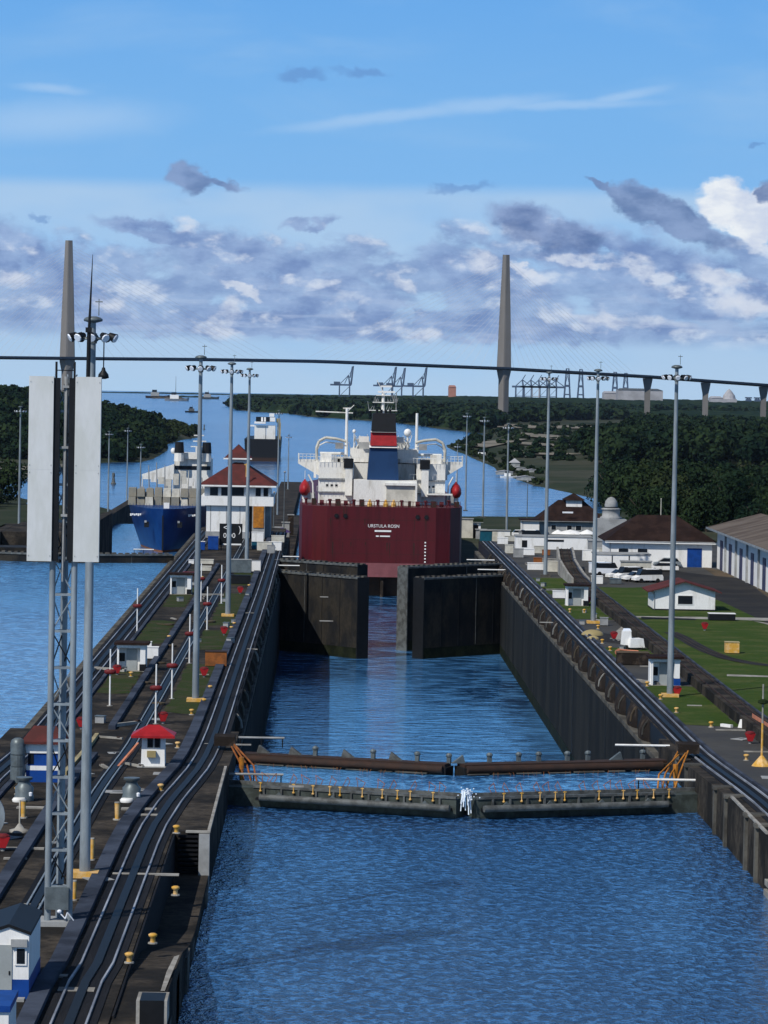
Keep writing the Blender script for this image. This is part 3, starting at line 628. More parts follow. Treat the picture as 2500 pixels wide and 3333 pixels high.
        for i in range(1, 5): ob(MB(), L*i/5, L*i/5+.08, th+.001, th+0.04, ZM+1.7, zt-.3).build('plate_seam', M_GATE2 if i == 2 else M_DARK, t)
        mb = MB(); ob(mb, L-0.12, L+0.06, -0.1, th+0.06, zb, zt); mb.build('mitre_post', M_GATE2 if style == 'pale' else M_DARK, t)
    return t
CX = (XL+XR)/2
gate_leaf('left leaf of the near grey mitre gate with pipe fender and yellow brackets', (XL, 257), (CX-0.05, 251), -0.72, -14, 'front')
gate_leaf('right leaf of the near grey mitre gate with pipe fender and yellow brackets', (XR, 257), (CX+0.05, 251), -0.72, -14, 'front')
gate_leaf('left leaf of the rusty brown mitre gate behind the near grey gate', (XL, 279.5), (CX-0.05, 273.5), -0.95, -22, 'rusty')
gate_leaf('right leaf of the rusty brown mitre gate behind the near grey gate', (XR, 279.5), (CX+0.05, 273.5), -0.95, -22, 'rusty')
gate_leaf('tall dark left gate leaf standing half open in front of the red ship', (XL, 544), (6.75, 528), -0.75, -22, 'open')
gate_leaf('tall dark right gate leaf standing half open in front of the red ship', (XR, 544), (13.6, 530), -0.75, -22, 'open')
gate_leaf('second left gate leaf standing open right under the red stern', (XL, 561), (6.75, 548), 0.1, -22, 'open')
gate_leaf('second right gate leaf with pale edge standing open right under the red stern', (XR, 561), (11.5, 545), 0.1, -22, 'pale')
gate_leaf('left leaf of the closed gate across the side lane below the white panels', (-58.3, 578), (-41.6, 572), -0.2, -22, 'open')
gate_leaf('right leaf of the closed gate across the side lane below the blue ship', (-24.8, 578), (-41.5, 572), -0.2, -22, 'open')
# pale lip and hatch on the near landing
hb_ = MB(); hb_.add([tuple(G(x, y, 1.15)) for x, y in ((388,2062),(372,2100),(356,2140),(347,2140),(360,2098),(376,2066))], [(0,1,2,3,4,5)]); hb_.build('worn_lip', M_LIGHTC, cw)
q0 = G(332, 2208); ht = thing('hatch_box', 'dark open box with pale rim at the bottom of the near landing', 'hatch', tuple(q0))
MB().box(q0.x-.75, q0.x+.55, q0.y, q0.y+2.2, q0.z-.1, q0.z+.9).build('rim', M_LIGHTC, ht); MB().box(q0.x-.6, q0.x+.42, q0.y-.02, q0.y+2.0, q0.z-.1, q0.z+.915).build('opening', M_DARK, ht)
# white footbridge rails where gates meet the walls
def rail_bar(x0, x1, y, z, label, m=M_WHITE):
    t = thing('handrail', label, 'handrail', (x0, y, z-1))
    MB().cyl((x0, y, z), (x1, y, z), 0.085, 0.085, 8).build('bar', m, t)
    for q in (0.04, 0.5, 0.96):
        x = x0+(x1-x0)*q; MB().cyl((x, y, z-0.75), (x, y, z), 0.05, 0.05, 6).build('post', M_DARK, t)
rail_bar(-6.9, -2.6, 256.6, -0.25, 'dull grey handrail at the left end of the near grey gate', M_GREYW); rail_bar(22.9, 27.4, 256.6, -0.15, 'long bright white handrail at the right end of the near grey gate')
rail_bar(-6.4, -2.8, 279, 0.15, 'dull white handrail at the left end of the rusty gate', M_GREYW); rail_bar(23.2, 27.5, 279, 0.05, 'long bright white handrail at the right end of the rusty gate')
rail_bar(-6.4, -3.8, 561, 0.5, 'pale handrail at the left end of the gate under the red stern'); rail_bar(22.6, 27.0, 561, 0.5, 'white handrail at the right end of the gate under the red stern')
rail_bar(23.6, 28.4, 543.4, -0.1, 'white handrail at the right end of the half open dark gate'); rail_bar(-6.9, -3.6, 543.4, 0.0, 'pale handrail at the left end of the half open dark gate')
rail_bar(-30.8, -27.5, 578, 0.4, 'white handrail near the blue ship on the side lane gate')
# orange fender chain gear beside the near gates
def chain_gear(side, label):
    s = -1 if side < 0 else 1; xw = XL if s < 0 else XR; t = thing('chain_gear', label, 'chain gear', (xw, 268, 1.0))
    q = lambda u, y, z: (xw-s*u, y, z)
    r_ = random.Random(3+side)
    for i in range(3 if side < 0 else 4):
        mb = MB(); a = q(-0.5+0.25*i, 268+r_.uniform(-2, 2), 0.9-0.1*i); b_ = q(0.6+0.5*i, 264+r_.uniform(-2, 1), -0.4); c_ = q(1.1+0.42*i, 262+r_.uniform(-2, 2), -1.7-0.3*r_.random())
        mb.tube([a, b_, c_], 0.07, 6); mb.build('arm', M_RORG if side < 0 else M_ORG, t)
    MB().cbox(q(-0.7, 269.5, 0.9), (1.6, 2.4, 0.7)).build('housing', M_FENDER, t)
    mb = MB(); mb.cyl(q(0.7, 264, -1.9), q(0.7, 264, 0.2), 0.14, 0.2, 8); mb.build('hook', M_ORG, t)
chain_gear(-1, 'thin orange chain arms hanging off the left wall between the near gates')
chain_gear(1, 'clump of bright orange chain arms hanging off the right wall between the near gates')
# leak jet at the mitre
j = MB(); c0 = (CX, 249.0)
for i in range(26):
    a = rnd.uniform(-0.35, 0.35); l_ = rnd.uniform(0.2, 1.7); j.cyl((c0[0]+a, c0[1]-0.1, -0.25-l_*0.1), (c0[0]+a*1.3, c0[1]-0.7*rnd.random(), -0.25-l_), 0.03, 0.05, 4)
for i in range(40): p = (c0[0]+rnd.gauss(0, .32), c0[1]-rnd.random(), -0.1+rnd.gauss(0, .25)-0.3); j.ball(p, .06, .06, .05, 5, 3)
o = struct(j, 'spray', M_FOAM, 'stuff', 'white spray leaking between the two leaves of the near gate', 'spray')
# ------------------------------------------------------------------ floodlight masts
def floodmast(label, x, y, z, h=30.3, weight=False, r=0.30, lamps=10, head=1.12):
    t = thing('floodlight_mast', label, 'lamp post', (x, y, z), 'tall floodlight masts')
    b = MB(); b.cyl((x,y,z), (x,y,z+h*0.5), r, r*0.8, 14); b.cyl((x,y,z+h*0.5), (x,y,z+h-0.3), r*0.8, r*0.52, 14); b.build('pole', M_GALV, t, True)
    MB().cbox((x,y,z+0.15), (1.5,1.5,0.3)).build('plinth', M_YEL if y < 450 else M_LIP, t)
    MB().lathe((x,y,z+h-0.3), [(0.2,-0.08),(0.5,0.0),(0.52,0.1),(0.4,0.2),(0.2,0.26)], 14).build('cap', M_TANK, t, True)
    b = MB(); zz = z+h-1.25
    for i in range(16):
        a, c = 2*math.pi*i/16, 2*math.pi*(i+1)/16
        b.cyl((x+head*.82*math.cos(a), y+head*.82*math.sin(a), zz), (x+head*.82*math.cos(c), y+head*.82*math.sin(c), zz), 0.05, 0.05, 5)
    for i in range(4): a = math.pi*i/2+.4; b.bar((x, y, zz+.1), (x+head*.82*math.cos(a), y+head*.82*math.sin(a), zz), 0.07)
    b.cyl((x,y,zz-.25), (x,y,zz+.3), r*.75, r*.75, 10); b.build('ring', M_TANK, t)
    for i in range(lamps):
        a = 2*math.pi*(i+.5)/lamps; ca, sa = math.cos(a), math.sin(a); cx, cy = x+head*ca, y+head*sa
        lb = MB().cyl((cx-.2*ca, cy-.2*sa, zz+.22), (cx+.14*ca, cy+.14*sa, zz+.04), 0.15, 0.26, 10).build('lamp', M_DARK, t, True)
        sub(MB().cyl((cx+.145*ca, cy+.145*sa, zz+.037), (cx+.2*ca, cy+.2*sa, zz+.01), 0.235, 0.2, 10), 'lens', M_LAMPG, lb)
    b = MB(); b.cyl((x+.3,y,z+h), (x+.3,y,z+h+.9), .03, .02, 5); b.cyl((x+.1,y,z+h+.75), (x+.5,y,z+h+.75), .03, .03, 5); b.build('antenna', M_TANK, t)
    if weight:
        b = MB(); b.cyl((x+.62,y-.4,zz-.1), (x+.62,y-.4,zz-1.55), .035, .035, 5); b.lathe((x+.62,y-.4,zz-2.15), [(.1,0),(.3,.06),(.27,.25),(.12,.45),(.08,.62)], 10); b.build('hoist_weight', M_DARK, t, True)
    return t
def at_mast(px, py, label, **k): p = G(px, py); return floodmast(label, p.x, p.y, p.z, **k)
at_mast(183, 1893, 'closest tall grey floodlight mast, standing right behind the lattice mast with white panels', weight=True)
at_mast(422, 1515, 'tall grey floodlight mast on the centre wall in front of the blue ship')
at_mast(492, 1331, 'tall floodlight mast rising in front of the red hipped roof of the control house', r=.32)
floodmast('tall floodlight mast at the right corner of the control house by the orange door', -11.3, 525, 0, 30.0)
at_mast(1447, 1505, 'rightmost tall floodlight mast on the lawn between hut and red hydrant')
at_mast(1281, 1346, 'tall floodlight mast on the right bank beside the open hut and raised track')
floodmast('tall floodlight mast in front of the white yard wall on the right bank', 32.8, 525, 0)
floodmast('floodlight mast on the lower right bank, nearest of the row below the bridge tower', 44, 857, -9.5, 28.5)
floodmast('floodlight mast on the lower right bank, second of the row leading to the inlet', 44.9, 1007, -9.5, 28.5)
floodmast('floodlight mast on the lower right bank, third and farthest of the row', 46, 1160, -13.2, 32)
floodmast('short floodlight mast on the shore behind the right lifeboat of the red ship', 52, 1400, -20, 24.6)
floodmast('floodlight mast at the far left edge on the left bank beside the white panels', -67.8, 793, -9.5, 31)
floodmast('left one of two floodlight masts on the shore between the panels and the blue ship', -73.5, 1213, -18, 28)
floodmast('right one of two floodlight masts on the shore between the panels and the blue ship', -72, 1300, -19.5, 29.5)
floodmast('small floodlight mast on the left approach wall tip above the blue ship bow', -59.4, 1150, -19, 26)
floodmast('floodlight mast far down the centre wall above the black ship', -14.6, 1112, -17, 36)
floodmast('floodlight mast at the far end of the centre approach wall left of the red ship', -15.2, 1480, -17.2, 23)
cwl = thing('approach_wall', 'low concrete approach wall running out beyond the locks towards the inlet', 'wall', (-15, 1000, -17))
MB().box(-19.5, -10.5, 1000, 1600, -24, -17.2).build('body', M_DECK, cwl)
# ------------------------------------------------------------------ lattice mast with the two white panels
p = G(125, 1998); sx_, sy_, sz_ = p.x, p.y, p.z
t = thing('signal_mast', 'grey three legged lattice mast carrying two tall white panels at the left', 'signal mast', (sx_, sy_, sz_))
Lg = [(-.52, 0), (.55, 0), (.0, .95)]; HT = 26.8
for i, (a, c) in enumerate(Lg):
    MB().cyl((sx_+a, sy_+c, sz_), (sx_+a, sy_+c, sz_+HT), .165 if i < 2 else .2, .145 if i < 2 else .17, 12).build('leg', M_GALV, t, True)
z = 1.9; i = 0
while z < HT-1:
    b = MB()
    for q in range(3):
        A, B = Lg[q], Lg[(q+1) % 3]; b.cyl((sx_+A[0], sy_+A[1], sz_+z), (sx_+B[0], sy_+B[1], sz_+z), .055, .055, 6)
    b.cbox((sx_, sy_, sz_+z), (.8, .12, .12)); b.build('rung', M_GALV, t)
    b = MB(); s_ = 1 if i % 2 else -1
    for q in range(3):
        A, B = Lg[q], Lg[(q+1) % 3]
        if s_ < 0: A, B = B, A
        b.cyl((sx_+A[0], sy_+A[1], sz_+z), (sx_+B[0], sy_+B[1], sz_+z+1.8), .035, .035, 5)
    b.build('brace', M_GALV if i % 3 else M_DARK, t)
    z += 1.8; i += 1
MB().cbox((sx_-.05, sy_-.05, sz_+1.35), (1.15, .5, 1.1)).build('skirt', M_TANK, t)
MB().cbox((sx_, sy_+.4, sz_+.12), (1.9, 2.0, .24)).build('plinth', M_GREYW, t)
b = MB(); b.ball((sx_+.1, sy_-.5, sz_+.75), .12, .12, .1, 8, 5); b.tube([(sx_+.1, sy_-.5, sz_+.7), (sx_+.4, sy_-.55, sz_+.4), (sx_+.5, sy_-.5, sz_+.7), (sx_+.8, sy_-.4, sz_+.3)], .03, 5); b.build('cable_tail', M_LAMPG, t)
pz0, pz1 = sz_+17.95, sz_+27.0
for nm, x0, x1, d0, d1 in (('panel', -1.76, -.56, -.56, -.26), ('panel', .50, 1.76, .18, .50)):
    pn = MB().cbox((sx_+(x0+x1)/2, sy_-.25, (pz0+pz1)/2), (x1-x0, .42, pz1-pz0)).build(nm, M_PANEL, t)
    sub(MB().box(sx_+x0+.02, sx_+x1-.02, sy_-.468, sy_-.4605, pz0+4.5, pz0+4.515), 'panel_seam', M_PANEL, pn)
    for q in (.03, .48, .52, .97):
        for u in (x0+.08, x1-.08): sub(MB().cbox((sx_+u, sy_-.47, pz0+q*9.05), (.04, .03, .04)), 'bolt', M_GREYW, pn)
    sub(MB().cbox((sx_+(d0+d1)/2, sy_-.1, (pz0+pz1)/2-.02), (d1-d0, .5, pz1-pz0-.1)), 'dark_backing', M_DARK, pn)
b = MB(); b.cyl((sx_-.02, sy_-.12, pz0-1), (sx_+.06, sy_-.12, pz1-.5), .05, .05, 6); b.cyl((sx_+.0, sy_-.02, pz0), (sx_+.02, sy_-.02, pz1), .11, .11, 8)
for q in (.25, .62, .95): b.cbox((sx_+.02, sy_-.15, pz0+q*9), (.32, .2, .12))
b.build('cable_tray', M_GREYW, t)
b = MB()
for a in (-.47, .42): b.cyl((sx_+a, sy_-.1, pz1-.2), (sx_+a, sy_-.1, pz1+.72), .06, .06, 6)
b.bar((sx_-.47, sy_-.1, pz1+.3), (sx_+.42, sy_-.1, pz1+.3), .05); b.build('top_frame', M_DARK, t)
b = MB(); b.cyl((sx_+1.0, sy_+.2, pz0+.5), (sx_+1.08, sy_+.2, pz1+2.4), .115, .1, 8); b.cyl((sx_+1.08, sy_+.2, pz1+2.4), (sx_+1.2, sy_+.2, pz1+6.0), .075, .012, 8); b.cbox((sx_+1.06, sy_+.2, pz1+2.3), (.3,.3,.25)); b.build('lightning_rod', M_DARK, t)
# ------------------------------------------------------------------ huts and houses
def hip(mb, x0, x1, y0, y1, z0, z1, rl=0.35):
    cx, cy = (x0+x1)/2, (y0+y1)/2; w_, d_ = x1-x0, y1-y0
    if w_ >= d_: a, b_ = (cx-w_*rl/2, cy), (cx+w_*rl/2, cy)
    else: a, b_ = (cx, cy-d_*rl/2), (cx, cy+d_*rl/2)
    vs = [(x0,y0,z0),(x1,y0,z0),(x1,y1,z0),(x0,y1,z0),(a[0],a[1],z1),(b_[0],b_[1],z1),(x0,y0,z0-.16),(x1,y0,z0-.16),(x1,y1,z0-.16),(x0,y1,z0-.16)]
    fs = [(0,1,5,4),(1,2,5),(2,3,4,5),(3,0,4)] if w_ >= d_ else [(0,1,4),(1,2,5,4),(2,3,5),(3,0,4,5)]
    return mb.add(vs, fs+[(9,8,7,6),(6,7,1,0),(7,8,2,1),(8,9,3,2),(9,6,0,3)])
def gable(mb, x0, x1, y0, y1, z0, z1, th=.14):
    cx = (x0+x1)/2
    return mb.add([(x0,y0,z0),(cx,y0,z1),(x1,y0,z0),(x0,y1,z0),(cx,y1,z1),(x1,y1,z0),(x0,y0,z0-th),(cx,y0,z1-th),(x1,y0,z0-th),(x0,y1,z0-th),(cx,y1,z1-th),(x1,y1,z0-th)],
                  [(0,1,4,3),(1,2,5,4),(9,10,7,6),(10,11,8,7),(0,6,7,1),(1,7,8,2),(3,4,10,9),(4,5,11,10),(3,9,6,0),(2,8,11,5)])
def house(name, label, cat, x0, x1, y0, y1, z, h, roof, rh, over, mw, mr, wins=(), doors=(), base=None, group=None, fascia=None):
    """wins: (u0,u1,z0,z1) on the front (near) wall, u in metres from x0; doors: (u0,u1,h,material)"""
    t = thing(name, label, cat, ((x0+x1)/2, (y0+y1)/2, z), group)
    zb = z-0.1
    if base:
        MB().box(x0-.02, x1+.02, y0-.02, y1+.02, zb, z+base[0]).build('base', base[1], t); zb = z+base[0]
    mb = MB(); mb.box(x0, x1, y0, y1, zb, z+h)
    if roof == 'gable': mb.add([(x0,y0,z+h),(x1,y0,z+h),((x0+x1)/2,y0,z+h+rh-.16),(x0,y1,z+h),(x1,y1,z+h),((x0+x1)/2,y1,z+h+rh-.16)], [(0,1,2),(4,3,5)])
    mb.build('wall', mw, t)
    mb = MB(); o = over
    if roof == 'hip': hip(mb, x0-o, x1+o, y0-o, y1+o, z+h+.05, z+h+rh)
    elif roof == 'gable': gable(mb, x0-o, x1+o, y0-o, y1+o, z+h-.02, z+h+rh)
    else: mb.box(x0-o, x1+o, y0-o, y1+o, z+h, z+h+rh)
    mb.build('roof', mr, t)
    if fascia: MB().box(x0-o-.01, x1+o+.01, y0-o-.03, y0-o, z+h-.32, z+h-.04).build('fascia', fascia, t)
    for u0, u1, a, b_ in wins:
        f = MB().box(x0+u0-.08, x0+u1+.08, y0-.06, y0-.003, z+a-.08, z+b_+.08).build('window', M_WHITE, t)
        sub(MB().box(x0+u0, x0+u1, y0-.075, y0-.062, z+a, z+b_), 'pane', M_GLASS, f)
    MB().cyl((x0-o, y0-o-.05, z+h-.02), (x1+o, y0-o-.05, z+h-.02), .07, .07, 6).build('gutter', M_GREYW, t) if roof != 'gable' else None
    MB().cyl((x0+.12, y0-.08, z+.1), (x0+.12, y0-.08, z+h-.1), .05, .05, 6).build('downpipe', M_GREYW, t)
    for u0, u1, hh, m_ in doors:
        d = MB().box(x0+u0, x0+u1, y0-.05, y0-.003, z+.04, z+hh).build('door', m_, t)
        sub(MB().box(x0+u1-.14, x0+u1-.08, y0-.08, y0-.052, z+hh*.45, z+hh*.52), 'handle', M_DARK, d)
    return t
# foreground booths, bottom left
p = G(60, 2158); h1 = house('booth', 'white booth with black gabled roof and dark blue base in the near left corner', 'booth', p.x-1.75, p.x+.02, p.y, p.y+6.2, p.z, 2.95, 'gable', .32, .08, M_WHITE, M_DARK,
          wins=((1.25, 1.6, 1.55, 2.2),), doors=((.18, 1.05, 2.35, M_DOORG),), base=(.85, M_BLUE))
MB().cbox((p.x-.4, p.y-.1, p.z+2.45), (.7, .22, .32)).build('meter_box', M_GREYW, h1)
MB().box(p.x-1.1, p.x-.1, p.y-.75, p.y-.2, p.z, p.z+.12).build('doorstep', M_GREYW, h1)
t = thing('booth', 'low white locker with a bright blue lid at the bottom left corner', 'locker', (-12.9, 141, 1.2))
MB().box(-14.2, -12.05, 139.5, 143, 1.2, 3.2).build('body', M_WHITE, t); MB().box(-14.3, -11.98, 139.4, 143.1, 3.2, 3.45).build('lid', M_BLUE, t); MB().box(-13.4, -12.7, 139.42, 139.49, 2.2, 2.8).build('vent', M_DARK, t)
# red-roofed booth
p = G(330, 1657); x, y, z = p; t = thing('booth', 'small white booth with a wide flat red hipped roof on the centre wall', 'booth', (x, y+.8, z))
mb = MB(); s = [(x-.85, .0), (x-.8, .8), (x-.78, 2.2)]
mb.cbox((x, y+.85, z+1.1), (1.7, 1.7, 2.2), 0, .93); mb.build('wall', M_WHITE, t)
mb = MB(); hip(mb, x-1.55, x+1.55, y-.6, y+2.3, z+2.28, z+2.95, .25); mb.build('roof', M_RED, t)
for a in (-.4, .1):
    f = MB().box(x+a-.02, x+a+.42, y-.0, y+.03, z+1.38, z+2.1).build('window', M_GREYW, t); sub(MB().box(x+a+.02, x+a+.38, y-.02, y-.002, z+1.42, z+2.06), 'pane', M_GLASS, f)
MB().cbox((x-.1, y-.15, z+.95), (.62, .4, .45)).build('air_conditioner', M_TAN, t)
MB().box(x-1.1, x+1.1, y-.5, y+2, z, z+.06).build('slab', M_GREYW, t)
t = thing('beam', 'salmon coloured sloping beam leaning beside the red roofed booth', 'beam', (x-1.6, y+.3, z)); MB().cyl((x-2.4, y-1.0, z+.1), (x-1.2, y+2.6, z+1.4), .11, .11, 4).build('beam', M_PINK, t)
# blue and white hut behind the lattice mast
p = G(56, 1689); x, y, z = p
t = thing('booth', 'blue and white banded hut with a brick red roof behind the lattice mast', 'booth', (x+1.2, y+1, z))
MB().box(x, x+2.3, y, y+2.2, z, z+.8).build('base', M_BLUE, t); MB().box(x, x+2.3, y+.003, y+2.2, z+.8, z+1.1).build('lower_band', M_WHITE, t)
MB().box(x+.1, x+2.2, y+.08, y+2.1, z+1.1, z+1.95).build('wall', M_BLUE, t); MB().box(x+.12, x+.5, y+.05, y+.077, z+1.2, z+1.9).build('window', M_GLASS, t)
MB().box(x-.02, x+2.32, y-.02, y+2.2, z+1.95, z+2.65).build('upper_band', M_WHITE, t); mb = MB(); hip(mb, x-.35, x+2.65, y-.4, y+2.6, z+2.75, z+3.7, .5); mb.build('roof', M_BRED, t)
t = thing('duct', 'grey segmented steel duct standing left of the blue and white hut', 'duct', (x-.55, y-.2, z))
MB().cyl((x-.55, y-.2, z), (x-.55, y-.2, z+1.05), .5, .5, 16).build('lower_drum', M_TANK, t); MB().cyl((x-.55, y-.2, z+1.09), (x-.55, y-.2, z+1.85), .47, .5, 16).build('middle_drum', M_TANK, t); MB().lathe((x-.55, y-.2, z+1.9), [(.5,0),(.5,.7),(.42,.95),(.2,1.08)], 16).build('top_drum', M_TANK, t, True)
p = G(6, 1812); t = thing('cable_drum', 'huge grey round drum cut off by the left edge of the picture', 'drum', tuple(p))
MB().cyl((p.x-1.3, p.y-.9, p.z+1.45), (p.x-1.3, p.y+.9, p.z+1.45), 1.25, 1.25, 28).build('drum', M_TANK, t, True); MB().cyl((p.x-1.3, p.y-1.1, p.z+1.45), (p.x-1.3, p.y-.9, p.z+1.45), 1.5, 1.5, 28).build('flange', M_GALV, t); MB().cyl((p.x-1.3, p.y-1.3, p.z+1.45), (p.x-1.3, p.y-1.1, p.z+1.45), .35, .35, 12).build('hub', M_DARK, t)
# capstans
def capstan(px, py, label):
    p = G(px, py); x, y, z = p; t = thing('capstan', label, 'capstan', tuple(p))
    MB().lathe((x, y, z), [(.62,0),(.62,.3),(.56,.42),(.60,.85),(.42,1.02),(.34,1.28),(.52,1.36),(.52,1.5)], 20).build('drum', M_TANK, t, True)
    MB().lathe((x-.25, y-.7, z), [(.42,0),(.46,.14),(.36,.26)], 16).build('foot_plate', M_WHITE, t, True)
    MB().lathe((x+.45, y-.45, z+.35), [(.1,0),(.12,.2),(.05,.25)], 8).build('knob', M_LAMPG, t)
capstan(284, 1730, 'grey capstan drum on a white foot between the booth and the curving track'); capstan(52, 1729, 'grey capstan drum at the left in front of the blue and white hut')
def yellow_post(px, py, label, h=1.05, r=.17):
    p = G(px, py); x, y, z = p; t = thing('guide_post', label, 'post', tuple(p), 'thick yellow posts')
    MB().cyl((x,y,z+.08), (x,y,z+h), r*.8, r, 12).build('post', M_YEL, t, True); MB().cyl((x,y,z), (x,y,z+.08), r*1.6, r*1.5, 12).build('foot', M_LIP if False else M_LIGHTC, t); MB().cyl((x,y,z+h), (x,y,z+h+.06), r*1.1, r, 12).build('cap', M_LIGHTC, t)
yellow_post(253, 1771, 'thick yellow post in front of the capstan near the curving track'); yellow_post(50, 1767, 'thick yellow post in front of the leftmost capstan')
yellow_post(160, 1945, 'yellow post just right of the lattice mast foot', 1.0, .13); yellow_post(199, 1858, 'yellow post beside the foot of the closest floodlight mast', 1.2, .12)
def covers(L_):
    for px, py, w_, d_ in L_:
        p = G(px, py); t = thing('cover_slab', 'narrow pale concrete cover strip lying across the dark lock deck', 'slab', tuple(p), 'pale cover strips')
        MB().box(p.x-w_/2, p.x+w_/2, p.y-d_/2, p.y+d_/2, p.z+.004, p.z+.09).build('slab', M_LIGHTC, t)
covers([(76,1746,2.3,.8),(435,1755,2.2,.7)][:1] + [(300,1749,2.2,.9),(315,1762,2.0,.8),(315,1890,3.6,.45),(52,1834,2.3,.5),(33,1856,1.3,.4),(70,1956,.9,.4),(492,1609,3.6,.3),(120,2110,1.1,.6),(165,2140,1.6,.9),(640,1700,1.0,.4),(700,1290,1.1,.5),
        (543,1216,1.2,.5),(705,1342,1.6,.35),(440,1458,1.0,.4),(455,1490,.9,.4),(395,1423,1.0,.35),(540,1325,1.4,.35),(545,1403,1.1,.35),(1180,1345,1.6,.4),(1240,1285,1.4,.4),(1395,1440,1.2,.5),(1500,1525,1.3,.4),(1580,1578,2.6,.35),(1640,1625,2.4,.4),(1330,1380,1.3,.4)])
# ------------------------------------------------------------------ open huts on the walls
def openhut(px, py, label, w_=2.8, h=2.55, door=(.9, 1.9), mroof=M_BROWNR, base=M_DARK):
    p = G(px, py); x, y, z = p; t = thing('hut', label, 'hut', tuple(p)); x0, x1 = x-w_/2, x+w_/2
    MB().box(x0, x1, y+.9, y+2.6, z, z+h).build('wall', M_WHITE, t); MB().box(x0-.25, x1+.3, y-.35, y+2.9, z+h, z+h+.22).build('roof', mroof, t)
    for a in (x0+.08, x1-.55): MB().box(a, a+(.14 if a < x else .5), y, y+.9, z+.7 if a > x else z, z+h).build('pillar', M_WHITE, t)
    MB().box(x0, x1, y-.02, y+.1, z+h-.28, z+h-.003).build('lintel', M_WHITE, t)
    MB().box(x0+door[0], x0+door[1], y+.8, y+.895, z, z+2.1).build('door', M_DOORG, t)
    MB().box(x1-.6, x1+.02, y-.01, y+.9, z, z+.68).build('base', base, t); MB().box(x0-.1, x1+.1, y-.2, y+2.6, z-.06, z+.03).build('slab', M_LIGHTC, t)
    MB().box(x0+.2, x0+.75, y+.82, y+.894, z+.9, z+1.7).build('hatch', M_DARK, t)
    return t
openhut(283, 1450, 'open fronted white hut with flat brown roof on the left of the centre wall'); openhut(390, 1284, 'small open white hut further along the centre wall near the side lane gate')
openhut(1247, 1309, 'white hut with grey door beside the floodlight mast and red box on the right bank'); openhut(1437, 1481, 'white hut with grey door and dark base just left of the rightmost floodlight mast', base=M_BLUE)
def box_thing(name, label, cat, px, py, w_, d_, h, m, extra=None, z=None, group=None):
    p = G(px, py); x, y = p.x, p.y; z = p.z if z is None else z; t = thing(name, label, cat, (x, y, z), group)
    MB().box(x-w_/2, x+w_/2, y, y+d_, z+.08, z+h-.06).build('body', m, t); MB().box(x-w_/2-.05, x+w_/2+.05, y-.05, y+d_+.05, z+h-.06, z+h).build('lid', extra or m, t)
    MB().box(x-w_/2+.1, x+w_/2-.1, y+.1, y+d_-.1, z-.02, z+.08).build('skid', M_DARK, t); return t
box_thing('cabinet', 'white cabinet attached behind the right side of the brown roofed open hut', 'cabinet', 327, 1424, 1.35, 1.0, 1.25, M_WHITE)
box_thing('cabinet', 'tiny white vent box peeking over the roof of the brown roofed open hut', 'cabinet', 321, 1402, .6, .5, .8, M_WHITE)
box_thing('crate', 'rusty orange crate frame beside the towing track on the centre wall', 'crate', 466, 1440, 2.1, 1.6, 1.5, M_RORG, M_RUST)
box_thing('block', 'cream concrete block beside the return track, the further of the pair', 'concrete block', 446, 1219, 2.1, 1.6, .75, M_CREAM)
box_thing('block', 'cream concrete block beside the return track, the nearer of the pair', 'concrete block', 443, 1234, 1.8, 1.6, .75, M_CREAM)
box_thing('block', 'small white block left of the cream blocks', 'concrete block', 413, 1219, .8, .8, .7, M_WHITE)
box_thing('skip', 'low brick red bin beside the cream blocks on the centre wall', 'bin', 408, 1243, 1.7, 1.2, .5, M_DRED)
box_thing('equipment_box', 'grey green machine box behind the second floodlight mast on the centre wall', 'equipment box', 520, 1238, 3.0, 1.8, 2.0, M_TANK, M_GREYW)
t = box_thing('equipment_box', 'black open rack with yellow rails in front of the grey green machine box', 'rack', 520, 1262, 2.7, 1.2, 1.25, M_DARK)
box_thing('cabinet', 'white cabinet between the machine box and the towing track', 'cabinet', 553, 1236, 1.3, 1.0, 1.75, M_WHITE, M_GREYW)
box_thing('kiosk', 'bright blue kiosk below the white wall of the control house', 'kiosk', 460, 1188, 1.7, 1.5, 2.25, M_BLUE)
box_thing('kiosk', 'smaller blue kiosk left of the bright blue one at the control house', 'kiosk', 436, 1189, .95, 1.2, 1.5, M_BLUE, M_WHITE)
box_thing('kiosk', 'teal container with a white top by the orange door', 'container', 559, 1187, 2.4, 1.6, 1.25, M_TEAL)
box_thing('kiosk', 'white cabin standing on the teal container side near the orange door', 'cabin', 556, 1180, 2.0, 1.6, 2.4, M_WHITE)
# ------------------------------------------------------------------ control house
Y0 = 632.0; t = thing('control_house', 'white lock control house with a brick red hipped roof and small upper roof', 'building', (-15.4, 640, 0))
MB().box(-20.9, -13.3, Y0+.8, Y0+18, 0, 5.85).build('lower_wall', M_WHITE, t); MB().box(-13.3, -9.6, Y0+3.5, Y0+18, 0, 5.85).build('rear_wall', M_GREYW, t)
MB().box(-21.9, -9.0, Y0, Y0+20, 5.85, 7.5).build('balcony', M_WHITE, t); MB().box(-21.3, -9.6, Y0+.5, Y0+19, 7.5, 9.3).build('upper_wall', M_WHITE, t)
for a, c in ((-20.3,-18.9),(-18.3,-14.3),(-12.2,-11.3),(-10.8,-10.0)):
    MB().box(a, c, Y0+.40, Y0+.49, 7.6, 9.05).build('window', M_GLASS, t)
mb = MB(); hip(mb, -22.3, -8.6, Y0-.8, Y0+21, 9.45, 13.9, .3); mb.build('roof', M_BRED, t)
MB().box(-22.35, -8.55, Y0-.85, Y0-.8, 9.22, 9.5).build('fascia', M_WHITE, t)
mb = MB(); mb.box(-17.4, -13.6, Y0+6, Y0+14, 12.5, 14.0); mb.build('cupola', M_WHITE, t)
